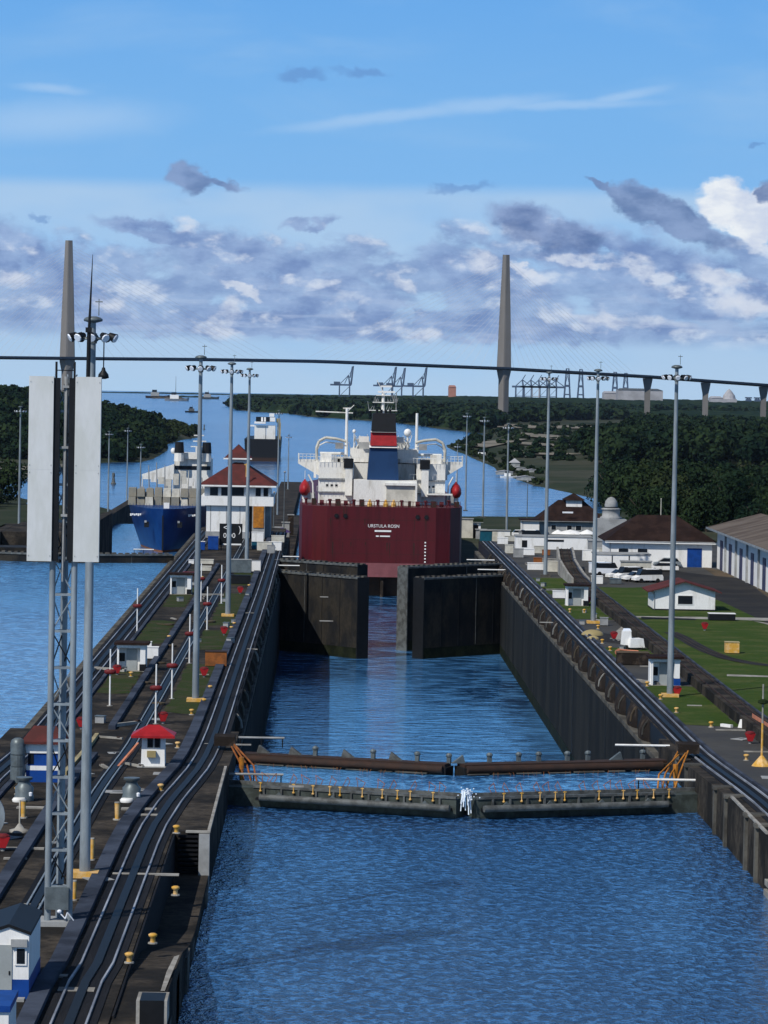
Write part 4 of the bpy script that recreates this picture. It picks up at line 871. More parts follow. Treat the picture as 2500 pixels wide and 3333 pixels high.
mb = MB(); hip(mb, -18.1, -13.1, Y0+5, Y0+15, 14.15, 16.6, .2); mb.build('upper_roof', M_BRED, t)
MB().box(-18.15, -13.05, Y0+4.93, Y0+4.99, 13.95, 14.2).build('upper_fascia', M_WHITE, t)
MB().box(-12.55, -10.7, Y0-.25, Y0-.1, 2.0, 5.8).build('orange_door', M_ORG, t)
MB().box(-12.75, -10.5, Y0-.1, Y0+3.4, 0, 5.84).build('porch', M_GREYW, t)
b = MB(); b.cyl((-13.9, Y0-.3, 11), (-13.9, Y0-.3, 13.4), .12, .12, 6); b.cyl((-14.3, Y0-.3, 13.2), (-13.5, Y0-.3, 12.9), .1, .1, 6); b.build('davit', M_YEL, t)
for x in (-20.2, -17.4, -15.0):
    MB().box(x, x+.1, Y0+.74, Y0+.8, .4, 5.8).build('wall_rib', M_GREYW, t)
MB().box(-21, -13.2, Y0+.6, Y0+.79, 0, 1.2).build('plinth', M_GREYW, t)
b = MB(); b.box(-13.9, -13.3, Y0-.5, Y0-.3, 2.4, 5.6); b.build('downpipe', M_RUST, t)
# sign board with white lettering
def text_mesh(body, size, loc, m, part, rx=R(90), sx=1.0, name='lettering', ext=0.02):
    cu = bpy.data.curves.new('t', 'FONT'); cu.body = body; cu.size = size; cu.extrude = ext; cu.align_x = 'CENTER'; cu.align_y = 'CENTER'; cu.resolution_u = 3
    o = bpy.data.objects.new('t', cu); COL.objects.link(o); bpy.context.view_layer.update()
    me = bpy.data.meshes.new_from_object(o.evaluated_get(bpy.context.evaluated_depsgraph_get())); bpy.data.objects.remove(o)
    o3 = Vector(part.location); mx = Matrix.Translation(Vector(loc)-o3) @ Matrix.Rotation(rx, 4, 'X') @ Matrix.Diagonal((sx, 1, 1, 1)); me.transform(mx)
    me.materials.clear(); me.materials.append(m); me.name = name
    o = bpy.data.objects.new(name, me); COL.objects.link(o); o.parent = part; ORG[o.name] = o3; return o
p = AT(499, 1178, 590); sgx = p.x; t = thing('sign_board', 'black sign board with white chevrons and figures in front of the control house', 'sign', (sgx, 590, 0))
MB().box(sgx-1.95, sgx+1.85, 590, 590.2, .75, 4.35).build('board', M_DARK, t)
for a in (-1.7, 1.6): MB().box(sgx+a, sgx+a+.15, 590.02, 590.18, 0, .75).build('post', M_DARK, t)
text_mesh('0 00', 1.15, (sgx-.3, 589.97, 2.35), M_WHITE, t, sx=1.0); text_mesh('<', 1.3, (sgx-.95, 589.97, 3.65), M_WHITE, t); text_mesh(')', 1.5, (sgx+1.45, 589.97, 3.4), M_WHITE, t); MB().box(sgx-1.4, sgx+1.7, 589.93, 589.99, .8, 1.05).build('bottom_bar', M_WHITE, t)
# ------------------------------------------------------------------ right bank buildings
x0 = G(1411, 1318).x; y0 = G(1411, 1318).y; x1 = G(1537, 1316).x
house('small_house', 'small white gabled house with a red roof on the lawn behind the rightmost floodlight mast', 'house', x0, x1, y0, y0+7.5, 0, 2.45, 'gable', 1.35, .75, M_WHITE, M_BRED, wins=((3.1, 4.95, .85, 1.9),), base=(.2, M_DARK))
house('service_building', 'building with big dark brown hipped roof and blue door behind the parked cars', 'building', 44.9, 61.1, 559, 573, 0, 4.0, 'hip', 3.9, .7, M_WHITE, M_BROWNR, wins=((1.5, 3, 1.5, 2.8), (4.5, 6, 1.5, 2.8)), doors=((12.3, 14.6, 3.0, M_BLUE),), fascia=M_WHITE)
t = house('lodge', 'white lodge with dark brown hipped roof and small roof turret beside the inlet shore', 'building', 54.5, 71.0, 900, 914, -9.5, 3.4, 'hip', 5.2, .9, M_GREYW, M_BROWNR, wins=((3, 4.2, 1.2, 2.4), (7, 8.2, 1.2, 2.4), (9.2, 10.6, 1.2, 2.4), (13.5, 14.6, 1.2, 2.4)))
MB().box(61.5, 65.5, 904.5, 909, -2.6, -.8).build('turret', M_WHITE, t); mb = MB(); hip(mb, 60.8, 66.2, 903.8, 909.8, -.7, .9, .1); mb.build('turret_roof', M_BROWNR, t)
MB().box(60.2, 62.9, 899.05, 899.12, -4.0, -3.6).build('awning', M_LAMPG, t)
house('annex', 'white annex with flat brown roof at the left end of the lodge', 'building', 50.0, 54.3, 897, 905, -9.5, 3.5, 'flat', .35, .5, M_WHITE, M_BROWNR, wins=((1, 3.2, .3, 1.2),))
# long shed at the right edge
t = thing('warehouse', 'long white shed with violet doors and a weathered metal roof at the right edge', 'building', (66, 530, 0))
MB().box(61.8, 76, 478, 558, 0, 6.3).build('wall', M_WHITE, t)
mb = MB(); mb.add([(60.2,476,6.35),(60.2,560,6.35),(69,562,8.6),(69,474,8.6),(78,560,6.35),(78,476,6.35),(60.2,476,6.15),(60.2,560,6.15),(69,562,8.4),(69,474,8.4),(78,560,6.15),(78,476,6.15)], [(0,3,2,1),(3,5,4,2),(6,7,8,9),(9,8,10,11),(0,1,7,6),(1,2,8,7),(2,4,10,8),(3,0,6,9),(5,3,9,11),(4,5,11,10)]); mb.build('roof', M_GREYR, t)
for yy in (482, 496, 510, 524, 538, 550):
    d = MB().box(61.70, 61.79, yy, yy+3.2, .05, 4.6).build('door', M_PURP, t)
for yy in (489, 503, 517, 531, 545):
    MB().box(61.5, 61.79, yy, yy+.5, 0, 6.2).build('pilaster', M_GREYW, t)
MB().box(60.15, 60.19, 476, 560, 6.1, 6.4).build('gutter', M_GALV, t)
# yard walls, tower, containers
def plain(name, label, cat, x0, x1, y0, y1, z, h, m, cap=M_GREYW, wins=()):
    t = thing(name, label, cat, ((x0+x1)/2, y0, z)); MB().box(x0, x1, y0, y1, z, z+h-.18).build('wall', m, t); MB().box(x0-.12, x1+.12, y0-.12, y1+.12, z+h-.18, z+h).build('coping', cap, t)
    for u0, u1, a, b_ in wins: MB().box(x0+u0, x0+u1, y0-.05, y0-.003, z+a, z+b_).build('opening', M_DARK, t)
    return t
A = lambda px, py: G(px, py)
a, c = A(1113, 1184), A(1268, 1182); plain('yard_building', 'long low white building with flat grey roof right of the lock end', 'building', a.x, c.x, 612, 617, 0, 2.3, M_WHITE, wins=((1, 1.9, .3, 1.5), (5.4, 8.2, 1.35, 1.7)))
a, c = A(1276, 1226), A(1391, 1226); plain('yard_building', 'white flat roofed store in front of the big brown hipped roof', 'building', a.x, c.x, 545, 551, 0, 2.6, M_WHITE, wins=((2.6, 2.75, .1, 2.3), (5.2, 5.35, .1, 2.3)))
a, c = A(1337, 1238), A(1400, 1238); plain('yard_wall', 'cream block wall standing just behind the parked white cars', 'wall', a.x, c.x, 534, 535.4, 0, 2.1, M_CREAM)
a, c = A(1268, 1197), A(1296, 1197); plain('yard_building', 'small grey white shelter at the head of the climbing ramp', 'building', a.x, c.x, 592, 596, 0, 2.6, M_GREYW)
tx = 51.6; t = thing('dome_tower', 'small pale tower of stacked rounded drums behind the brown hipped roof', 'tower', (tx, 640, 0))
MB().box(tx-2.6, tx+2.6, 637, 643, 0, 4.4).build('base', M_GREYW, t); MB().lathe((tx, 640, 4.4), [(1.9,0),(2.0,.3),(1.6,.5),(1.6,1.6),(1.9,1.8),(1.2,2.0)], 18).build('lower_drum', M_GREYW, t, True); MB().lathe((tx, 640, 6.4), [(1.1,0),(1.2,.5),(1.05,1.2),(.6,1.75),(.15,1.95)], 16).build('dome', M_GREYW, t, True); MB().cyl((tx, 640, 6.35), (tx, 640, 6.55), 1.3, 1.3, 16).build('collar', M_DARK, t)
p = AT(1427, 1130, 590); t = thing('flagpole', 'thin pale pole rising above the big brown hipped roof', 'pole', (p.x, 590, 0)); MB().cyl((p.x, 590, 0), (p.x, 590, 9.6), .09, .06, 8).build('pole', M_CREAM, t); MB().ball((p.x, 590, 9.7), .12, .12, .12, 8, 5).build('finial', M_CREAM, t)
def tent(x, y, z, w_, label):
    t = thing('canopy', label, 'canopy', (x, y, z)); mb = MB(); mb.lathe((x, y, z+1.9), [(w_*.5,0),(w_*.44,.25),(w_*.2,.62),(.05,.85)], 12, .8); mb.build('cloth', M_WHITE, t, True)
    for s1, s2 in ((-1,-1),(1,-1),(1,1),(-1,1)): MB().cyl((x+s1*w_*.38, y+s2*w_*.28, z), (x+s1*w_*.38, y+s2*w_*.28, z+1.95), .05, .05, 6).build('leg', M_GREYW, t)
for i, (px, Y, w_, z, lb) in enumerate(((1232, 700, 6.0, -.4, 'white domed canopy in front of the lodge, the largest'), (1205, 705, 2.6, -.5, 'small white canopy left of the largest one'), (1268, 690, 3.4, -.3, 'white canopy right of the largest one'), (1128, 760, 4.6, -3.5, 'white canopy near the shore left of the annex'))):
    xx = (px*1.507-1250+FPX*0 - 0)/FPX; q = AT(px, 1150, Y); tent(q.x, Y, q.z-2.2, w_, lb)
# cars
def car(px, py, label, col, rz=0.0, g_='cars parked on the right bank', L=4.3, van=False, z=None):
    p = G(px, py) if z is None else G(px, py, z); x, y, z = p; t = thing('parked_car', label, 'car', (x, y, z), g_)
    ca, sa = math.cos(rz), math.sin(rz); W = 1.75
    def Rv(u, v, w_): return (x+u*ca-v*sa, y+u*sa+v*ca, z+w_)
    def ext(prof, v0, v1):
        n_ = len(prof); m_ = MB(); m_.add([Rv(u, v0, w_) for u, w_ in prof]+[Rv(u, v1, w_) for u, w_ in prof], [tuple(range(n_)), tuple(reversed(range(n_, 2*n_)))]+[(i, n_+i, n_+(i+1) % n_, (i+1) % n_) for i in range(n_)]); return m_
    h = .95 if not van else 1.15; top = 1.45 if not van else 1.95
    ext([(-L/2,.35),(-L/2,.85),(-L/2+.15,h),(L/2-.9,h-.05),(L/2-.05,.75),(L/2,.35)], -W/2, W/2).build('body', col, t)
    ext([(-L/2+.25,h),(-L/2+.6,top),(L*.12,top),(L*.3,h)] if not van else [(-L/2+.1,h),(-L/2+.2,top),(L*.25,top),(L*.36,h)], -W/2+.12, W/2-.12).build('window', M_GLASS, t)
    ext([(-L/2+.62,top-.06),(-L/2+.66,top+.03),(L*.1,top+.03),(L*.13,top-.06)], -W/2+.1, W/2-.1).build('roof', col, t)
    for u in (-L*.3, L*.3):
        for v in (-W/2+.08, W/2-.08): MB().cyl(Rv(u, v-.1, .32), Rv(u, v+.1, .32), .32, .32, 12).build('wheel', M_TYRE, t)
    for v in (-W/2+.3, W/2-.3): MB().cbox(Rv(L/2+.005, v, .65), (.06, .3, .14), rz).build('headlight', M_LAMPG, t)
    return t
car(1341, 1251, 'white saloon car, first from the left in the row beside the red roofed house', M_WHITE, R(200)); car(1358, 1253, 'white car, second in the row beside the red roofed house', M_WHITE, R(205), van=True); car(1376, 1256, 'white pickup like car, third in the row beside the red roofed house', M_WHITE, R(200)); car(1398, 1258, 'white car with grey windows, last in the row beside the red roofed house', M_WHITE, R(198), van=True)
car(1432, 1235, 'white saloon car parked alone on the road before the blue door', M_WHITE, R(182), L=4.6); car(1440, 1225, 'silver car parked beyond the lone white saloon', M_GALV, R(180)); car(1310, 1243, 'pale blue van parked against the white flat roofed store', M_LAMPG, R(10), van=True); car(1297, 1233, 'small white car left of the pale blue van', M_WHITE, R(80))
car(1128, 1160, 'white car left of the annex near the shore', M_WHITE, R(0), z=-3.0); car(1150, 1168, 'white van between the annex and the long low building', M_WHITE, R(5), van=True)
q = thing('parked_bus', 'long white bus parked on the far left bank beside the lamp mast', 'bus', (-72, 735, -8.6)); qx, qy, qz = -71.3, 742, -8.9
MB().box(qx-6, qx+5.5, qy, qy+2.4, qz+.5, qz+3.0).build('body', M_WHITE, q); MB().box(qx-5.8, qx+5.3, qy-.02, qy+2.42, qz+1.6, qz+2.4).build('window', M_GLASS, q)
for u in (-4, 3.6): MB().cyl((qx+u, qy-.05, qz+.5), (qx+u, qy+.3, qz+.5), .5, .5, 12).build('wheel', M_TYRE, q)
# ------------------------------------------------------------------ red ship
def ring(z, hb, x, y): return [(x-hb, y, z), (x+hb, y, z)]
sxc = 10.97; t = thing('tanker', 'big tanker seen from astern, oxblood red hull, white deckhouse and blue red black funnel', 'ship', (sxc, 680, -9)); ship = t
def hullring(y, hw, zt, zb, x=sxc): return [(x-hw, y, zt), (x-hw, y, zb), (x+hw, y, zb), (x+hw, y, zt)]
ys_ = [(680, 10.4), (681.2, 13.2), (684.5, 15.2), (690, 15.75), (840, 15.75), (870, 12), (895, 4)]
MB().loft([hullring(y, w_, 4.4, -6.3) for y, w_ in ys_], close=True).build('hull', M_HULLR, t)
MB().loft([hullring(y+.02, w_-.03, -6.3, -9.0) for y, w_ in ys_], close=True).build('boot_topping', M_PINKB, t)
MB().loft([hullring(y+3, w_-1.5, -9.0, -14) for y, w_ in ys_], close=True).build('underbody', M_RUST, t)
MB().box(sxc+.0, sxc+.55, 680.6, 683, -12.9, -9.0).build('rudder', M_FENDER, t)
b = MB()
for i, (y, w_) in enumerate(ys_[:4]): pass
for a, c in ((-13.2, -10.4), (10.4, 13.2)):
    pass
for i in range(34):
    u = -15.2+i*30.4/33; yy = 680.3 if abs(u) < 10.4 else (681.2 if abs(u) < 13 else 685)
    b.box(sxc+u-.05, sxc+u+.05, yy, yy+.1, 4.4, 5.5)
b.box(sxc-10.4, sxc+10.4, 680.3, 680.38, 5.4, 5.5); b.build('stern_rail', M_HULLR, t)
r_ = random.Random(5)
for i in range(20):
    u = -14.5+i*1.53; mb = MB(); c = (sxc+u, 682.5 if abs(u) < 12 else 687, 4.4)
    if i in (8, 10, 11): mb.lathe(c, [(.45,0),(.5,.5),(.3,1.0),(.12,1.35)], 10); m_ = M_YEL
    elif i % 3 == 0: mb.lathe(c, [(.3,0),(.22,.2),(.24,.9),(.42,1.1),(.3,1.3)], 10); m_ = M_HULLR
    elif i % 3 == 1: mb.cbox((c[0], c[1], 4.9), (r_.uniform(.5, 1.1), .8, r_.uniform(.9, 1.7))); m_ = M_RUST
    else: mb.cyl((c[0]-.4, c[1], 5.0), (c[0]+.4, c[1], 5.0), .5, .5, 12); m_ = M_HULLR
    mb.build('deck_fitting', m_, t)
W = lambda x0, x1, y0, y1, z0, z1, nm='deckhouse', m=M_SHIPW: MB().box(sxc+x0, sxc+x1, y0, y1, z0, z1).build(nm, m, t)
W(-5.3, 6.9, 690, 700, 3.4, 9.2); W(-12.2, -5.35, 697, 712, 4, 12.4); W(6.95, 12.6, 697, 712, 4, 12.4); W(-5.2, 6.8, 701, 712, 4, 12.2)
W(-6.0, 7.4, 702, 714, 12.41, 15.0, 'bridge'); W(-4.6, 5.6, 704, 712, 15.01, 16.4, 'bridge_roof', M_GREYW)
W(-15.2, -12.3, 697, 712, 3.0, 4.3, 'side_gallery'); W(12.7, 15.4, 697, 712, 3.0, 4.3, 'side_gallery'); W(9.0, 14.0, 694, 696.9, 6.4, 6.65, 'side_gallery')
for s in (-1, 1):
    mb = MB(); x0 = sxc+(-12.2 if s < 0 else 12.6); x1 = sxc+s*16.3
    mb.add([(x0,704,12.7),(x1,704,12.7),(x1,704,11.9),(x0,704,9.6),(x0,707,12.7),(x1,707,12.7),(x1,707,11.9),(x0,707,9.6)], [(0,1,2,3),(7,6,5,4),(0,4,5,1),(1,5,6,2),(2,6,7,3),(3,7,4,0)]); mb.box(min(x1, x1-s*.15), max(x1, x1-s*.15), 704, 707, 12.7, 13.9); mb.build('bridge_wing', M_SHIPW, t)
W(1.0, 6.6, 689.6, 689.97, 3.6, 8.3, 'framed_recess', M_CREAM); W(.7, 6.95, 689.0, 689.97, 8.3, 8.75, 'canopy'); W(6.6, 6.95, 689.0, 689.97, 3.5, 8.3, 'canopy_post')
for a, c in ((-7.3, -5.4), (7.6, 9.5)):
    W(a, c, 695.2, 697, 11.4, 13.2, 'vent_box', M_DARK); W(a+.3, c-.2, 695.4, 697, 6, 11.35, 'vent_trunk')
for s in (-1, 1):
    for i in range(3): W(s*9.5-1.2+i*.9, s*9.5-.75+i*.9, 696.93, 696.99, 7.6, 8.1, 'porthole', M_GLASS)
W(-12.25, 12.65, 696.6, 696.9, 9.05, 9.25, 'deck_edge', M_GREYW); W(-12.25, 12.65, 696.6, 696.9, 6.5, 6.68, 'deck_edge', M_GREYW)
def fun(z0, z1, w0, w1, m, nm): MB().add([(sxc+.35-w0/2,692,z0),(sxc+.35+w0/2,692,z0),(sxc+.35+w0/2,699,z0),(sxc+.35-w0/2,699,z0),(sxc+.35-w1/2,692.6,z1),(sxc+.35+w1/2,692.6,z1),(sxc+.35+w1/2,698.5,z1),(sxc+.35-w1/2,698.5,z1)], [(0,3,2,1),(4,5,6,7),(0,1,5,4),(1,2,6,5),(2,3,7,6),(3,0,4,7)]).build(nm, m, t)
fun(9.2, 15.5, 6.1, 5.35, M_NAVY, 'funnel'); fun(15.5, 15.9, 5.5, 5.4, M_WHITE, 'funnel_band'); fun(15.9, 18.5, 5.1, 4.9, M_RED, 'funnel_band'); fun(18.5, 18.68, 5.0, 5.0, M_WHITE, 'funnel_band'); fun(18.68, 22.2, 4.8, 4.4, M_DARK, 'funnel_top')
for i in range(4): MB().cyl((sxc-1+i*.85, 695, 22.1), (sxc-1+i*.85, 695, 22.9), .25, .25, 8).build('exhaust_pipe', M_DARK, t)
for xx, hh in ((-6.8, 22.9), (7.1, 22.2)):
    MB().cyl((sxc+xx, 706, 12), (sxc+xx, 706, hh), .36, .26, 10).build('vent_mast', M_WHITE, t)
b = MB(); b.cyl((sxc-13, 706, 22.2), (sxc-5.6, 706, 22.0), .12, .12, 6); b.cyl((sxc-7.6, 706, 22.9), (sxc-6, 706, 22.9), .15, .15, 6); b.cyl((sxc-6.8,706,22.2),(sxc-5.4,706,23.6),.08,.08,5); b.build('antenna', M_SHIPW, t)
b = MB(); b.cyl((sxc+.4, 710, 16), (sxc+.4, 710, 26), .4, .3, 10)
for z in (22.6, 24.2, 25.6): b.cbox((sxc+.4, 710, z), (5.6-(z-22.6)*.9, 1.2, .16))
b.build('radar_mast', M_SHIPW, t)
b = MB()
for i in range(26):
    x_ = sxc+.4+r_.uniform(-2.8, 2.8); z0 = r_.choice((22.7, 24.2)); b.cyl((x_, 709.7+r_.uniform(0, 1), z0), (x_+r_.uniform(-.5, .5), 710, z0+r_.uniform(.6, 1.7)), .06, .05, 5)
b.cyl((sxc+3.0,710,22.7),(sxc+3.0,710,26.2),.1,.1,5); b.build('mast_gear', M_GREYW, t)
for z, w_ in ((26.3, 3.4), (27.4, 2.2)): MB().cbox((sxc+1.0, 710, z), (w_, .3, .35)).build('radar_scanner', M_WHITE, t)
MB().cyl((sxc+.5, 710, 26), (sxc-.9, 710, 28.6), .1, .06, 6).build('whip_antenna', M_SHIPW, t)
MB().ball((sxc+5.3, 706, 18.3), .75, .75, .8, 14, 8).build('radome', M_WHITE, t, True); MB().cyl((sxc+5.3,706,15),(sxc+5.3,706,17.7),.2,.2,6).build('radome_mast', M_SHIPW, t)
MB().ball((sxc-5.3, 706, 18.4), .35, .35, .4, 10, 6).build('radome', M_WHITE, t, True); MB().cyl((sxc-5.3,706,15),(sxc-5.3,706,18.1),.1,.1,6).build('radome_mast', M_SHIPW, t)
for s in (-1, 1):
    P_ = [(sxc+s*(13.6-.2*i)+(0), 706, 0) for i in range(1)]
    b = MB(); arc = [(12.6, 12.7), (12.7, 15.0), (12.2, 16.4), (10.9, 17.1), (8.8, 16.9), (6.8, 16.4)]
    b.tube([(sxc+s*a, 703, z) for a, z in arc], .28, 8); b.build('arched_pipe', M_CREAM, t, True)
    b = MB(); b.tube([(sxc+s*a, 704, z-.9) for a, z in arc[1:]], .12, 6); b.cyl((sxc+s*7.2, 703, 14.0), (sxc+s*12, 703, 14.0), .28, .28, 8); b.build('arched_rail', M_SHIPW, t)
    lb = MB(); c = (sxc+s*14.85, 700, 7.2); prof = [(.15,-1.65),(.8,-1.3),(1.1,-.6),(1.05,.3),(.7,1.0),(.25,1.5),(.08,1.75)]
    lb.lathe(c, prof, 14, 2.6); lb.build('lifeboat', M_RED, t, True)
    b = MB(); b.tube([(sxc+s*13.1, 698, 4.5), (sxc+s*13.3, 698, 8.2), (sxc+s*14.2, 698, 9.9)], .16, 6); b.cyl((sxc+s*14.85, 700, 8.9), (sxc+s*14.85, 700, 10.6), .06, .06, 5); b.build('davit', M_SHIPW, t)
b = MB()
for i in range(170):
    x_ = sxc+r_.uniform(-12, 12.5); z0 = 12.4 if abs(x_-sxc) > 6 else r_.choice((15.0, 16.4)); b.cyl((x_, 703.4+r_.random()*3, z0), (x_+r_.uniform(-.7, .7), 704, z0+r_.uniform(.5, 1.5)), .1, .07, 4)
for i in range(26): x_ = sxc-12+i; b.cyl((x_, 697.05, 12.4), (x_, 697.05, 13.4), .05, .05, 4)
b.cyl((sxc-12.2, 697.05, 13.4), (sxc+12.6, 697.05, 13.4), .05, .05, 4); b.build('rails_and_aerials', M_SHIPW, t)
for s in (-1, 1):
    b = MB()
    for z in (13.3, 13.8): b.cyl((sxc+s*6.5, 703.5, z), (sxc+s*16.2, 703.9, z), .06, .06, 4)
    for i in range(14): b.cyl((sxc+s*(6.6+i*.73), 703.7, 12.6), (sxc+s*(6.6+i*.73), 703.7, 13.8), .05, .05, 4)
    b.build('wing_rail', M_SHIPW, t)
    for i, (u, z, w_, h_) in enumerate(((13.6, 4.3, 1.6, 2.0), (14.9, 4.3, .9, 3.1), (10.8, 12.4, 2.2, 1.7), (8.2, 15.0, 1.6, 1.2), (3.4, 16.4, 2.0, 1.1), (12.9, 9.2, .5, 3.2))):
        MB().cbox((sxc+s*u, 699.2+i*.5, z+h_/2), (w_, 1.6, h_)).build('deck_house', M_SHIPW if i % 3 else M_GREYW, t)
    for z in (6.7, 9.3, 12.5):
        b = MB(); b.cyl((sxc+s*5.5, 696.2, z+1), (sxc+s*12.5, 696.2, z+1), .045, .045, 4)
        for i in range(10): b.cyl((sxc+s*(5.6+i*.76), 696.2, z), (sxc+s*(5.6+i*.76), 696.2, z+1), .04, .04, 4)
        b.build('gallery_rail', M_SHIPW, t)
for i in range(9):
    x_ = sxc+r_.uniform(-11.5, 11.5); z0 = 12.4; W(x_-sxc-.5, x_-sxc+.5, 699.5, 700.8, z0, z0+r_.uniform(.5, 1.3), 'deck_box', r_.choice((M_SHIPW, M_GREYW, M_CREAM)))
for u in (-8.6, -6.9, 6.9, 8.6):
    po = MB().cyl((sxc+u, 679.9, 2.6), (sxc+u, 680.05, 2.6), .42, .42, 14).build('mooring_port', M_DARK, t); sub(MB().cyl((sxc+u, 679.86, 2.6), (sxc+u, 679.94, 2.6), .5, .5, 14, False), 'rim', M_HULLR, po)
for i in range(15):
    u = r_.uniform(-10.0, 10.0); z1 = r_.choice((4.3, 2.2, 2.2, -2.4)); hh = r_.uniform(.7, 3.4); w_ = r_.uniform(.05, .16)
    MB().add([(sxc+u-w_, 679.975, z1), (sxc+u+w_, 679.975, z1), (sxc+u+w_*.6, 679.975, z1-hh*.7), (sxc+u, 679.975, z1-hh), (sxc+u-w_*.7, 679.975, z1-hh*.6)], [(0, 4, 3, 2, 1)]).build('rust_streak', M_RUST, t)
for z in (1.9, -1.9, -4.6): MB().box(sxc-10.3, sxc+10.3, 679.985, 679.998, z, z+.05).build('plate_seam', M_RUST, t)
for i in range(7): MB().box(sxc+8.3, sxc+8.6, 679.96, 679.985, -6.1-.0+i*.62, -5.85+i*.62).build('draught_mark', M_WHITE, t)
text_mesh('URSTULA ROSN', .86, (sxc+.45, 679.97, .75), M_WHITE, t, sx=.98, name='ship_name')
MB().box(sxc-1.25, sxc+1.9, 679.93, 679.98, -.35, -.02).build('port_name', M_WHITE, t); MB().box(sxc-1.0, sxc-.45, 679.93, 679.98, -1.3, -1.05).box(sxc-.25, sxc+1.7, 679.93, 679.98, -1.3, -1.05).build('number', M_WHITE, t)
# ------------------------------------------------------------------ blue ship
bx, by = -37.9, 838.0; t = thing('cargo_ship', 'dark blue cargo ship bow on in the side lane with weathered deck cargo', 'ship', (bx, by, -12))
lev = [(-15.5, 5.6, 3.2), (-12.4, 6.8, 2.4), (-9.5, 7.8, 1.6), (-6.5, 8.8, .8), (-4.2, 9.3, .2), (-2.5, 9.6, 0.0)]
ss = [0, .04, .12, .25, .45, .7, 1.0, 2.6]
def bluering(z, B, st, s): return B*min(1, s)**(.42 if z > -6 else .55 if z > -11 else .7)
def bhull(levels, nm, m):
    mb = MB()
    for sd in (-1, 1):
        mb.loft([[(bx+sd*bluering(z, B, st, s), by+st+s*30, z) for s in ss] for z, B, st in levels])
    z, B, st = levels[-1]; mb.add([(bx-bluering(z,B,st,s), by+st+s*30, z) for s in ss]+[(bx+bluering(z,B,st,s), by+st+s*30, z) for s in reversed(ss)], [tuple(range(2*len(ss)))])
    return mb.build(nm, m, t, True)
bhull(lev[1:], 'hull', M_HULLB); bhull([lev[0], (-12.4, 6.82, 2.38)], 'boot_topping', M_RORG)
b = MB(); b.box(bx-.16, bx+.16, by+.2, by+2.9, -12.4, -4); b.build('stem', M_DARK, t)
for s in (-1, 1):
    an = MB().cbox((bx+s*3.9, by+2.6, -6.3), (1.1, .8, 1.3)).build('anchor_pocket', M_DARK, t); sub(MB().cbox((bx+s*3.9-.25, by+2.1, -5.6), (.5, .2, .5)), 'anchor', M_GREYW, an)
    mb = MB()
    for i in range(6): mb.cbox((bx+s*6.9+(-1.1+i*.45), by+9.3-abs(1.1-i*.2)*0, -4.3+(.1 if i % 2 else 0)), (.36, .5, .42+.14*(i in (0, 4))))
    mb.build('bow_name', M_WHITE, t)
b = MB()
for i in range(22): u = -8.2+i*.78; b.box(bx+u, bx+u+.07, by+8, by+8.07, -2.5, -1.5)
b.build('bow_rail', M_HULLB, t)
MB().box(bx+.0, bx+1.3, by+4.0, by+5.2, -2.5, -1.2).build('deck_locker', M_WHITE, t)
k = 0
for col in range(9):
    for row in range(2):
        w_ = 1.9; x0 = bx-9.6+col*2.1; z0 = -2.5+row*2.0; y0 = by+24+row*.4+r_.uniform(0, 1.2); hh = 1.95+r_.uniform(-.12, .25)*row
        MB().cbox((x0+w_/2, y0+3, z0+hh/2), (w_, 6, hh), r_.uniform(-.02, .02), r_.uniform(.88, .98)).build('deck_cargo', r_.choice((M_CRATE, M_CRATE, M_CRATE, M_CREAM, M_GREYW)), t); k += 1
MB().box(bx-1.2, bx+8.4, by+88, by+100, -4, 7.4).build('bridge_house', M_SHIPW, t)
MB().box(bx-.2, bx+7.4, by+87, by+96, 7.4, 9.0).build('monkey_island', M_SHIPW, t)
for i in range(9): x_ = bx-8.6+i*1.95; MB().cyl((x_, by+70, -2), (x_+r_.uniform(-.4, .4), by+70, 4.6+r_.uniform(-2, 3.4)), .22, .12, 6).build('derrick', r_.choice((M_SHIPW, M_CREAM, M_GREYW)), t)
for i in range(7): x_ = bx-6+i*1.9; MB().cbox((x_, by+78, 1.8+r_.uniform(-.8, 1.2)), (1.5, 2, r_.uniform(1.6, 3.4))).build('deck_house', r_.choice((M_SHIPW, M_CREAM, M_GREYW)), t)
mb = MB(); mb.add([(bx-9.5,by+86,3.2),(bx-1.2,by+86,6.0),(bx-1.2,by+86,2.0),(bx-9.2,by+86,2.0),(bx-9.5,by+90,3.2),(bx-1.2,by+90,6.0),(bx-1.2,by+90,2.0),(bx-9.2,by+90,2.0)], [(0,3,2,1),(4,5,6,7),(0,1,5,4),(1,2,6,5),(2,3,7,6),(3,0,4,7)]); mb.build('bridge_wing', M_SHIPW, t)
MB().box(bx-1.0, bx+8.2, by+87.9, by+87.99, 4.6, 5.6).build('bridge_window', M_GLASS, t)
for a in (-.9, 6.2): MB().cyl((bx+a+1, by+86, 6.8), (bx+a+1, by+86, 10.0), 1.35, 1.15, 10).build('funnel', M_SHIPW, t); MB().cyl((bx+a+1, by+86, 9.0), (bx+a+1, by+86, 11.8), 1.3, 1.1, 10).build('funnel_top', M_DARK, t)
MB().ball((bx-1.6, by+90, 9.4), .7, .7, .8, 10, 6).build('radome', M_WHITE, t, True)
b = MB(); b.cyl((bx+5.2, by+84, 6.8), (bx+5.2, by+84, 16.2), .34, .18, 8); b.cbox((bx+5.2, by+84, 13.6), (2.6, .3, .3)); b.cbox((bx+5.2, by+84, 9.4), (1.6, 1.2, 2.6)); b.cbox((bx+5.2, by+90, 12), (3.4, .3, .3)); b.cbox((bx+5.2, by+90, 10.6), (4.6, .3, .25)); b.build('mast', M_SHIPW, t)
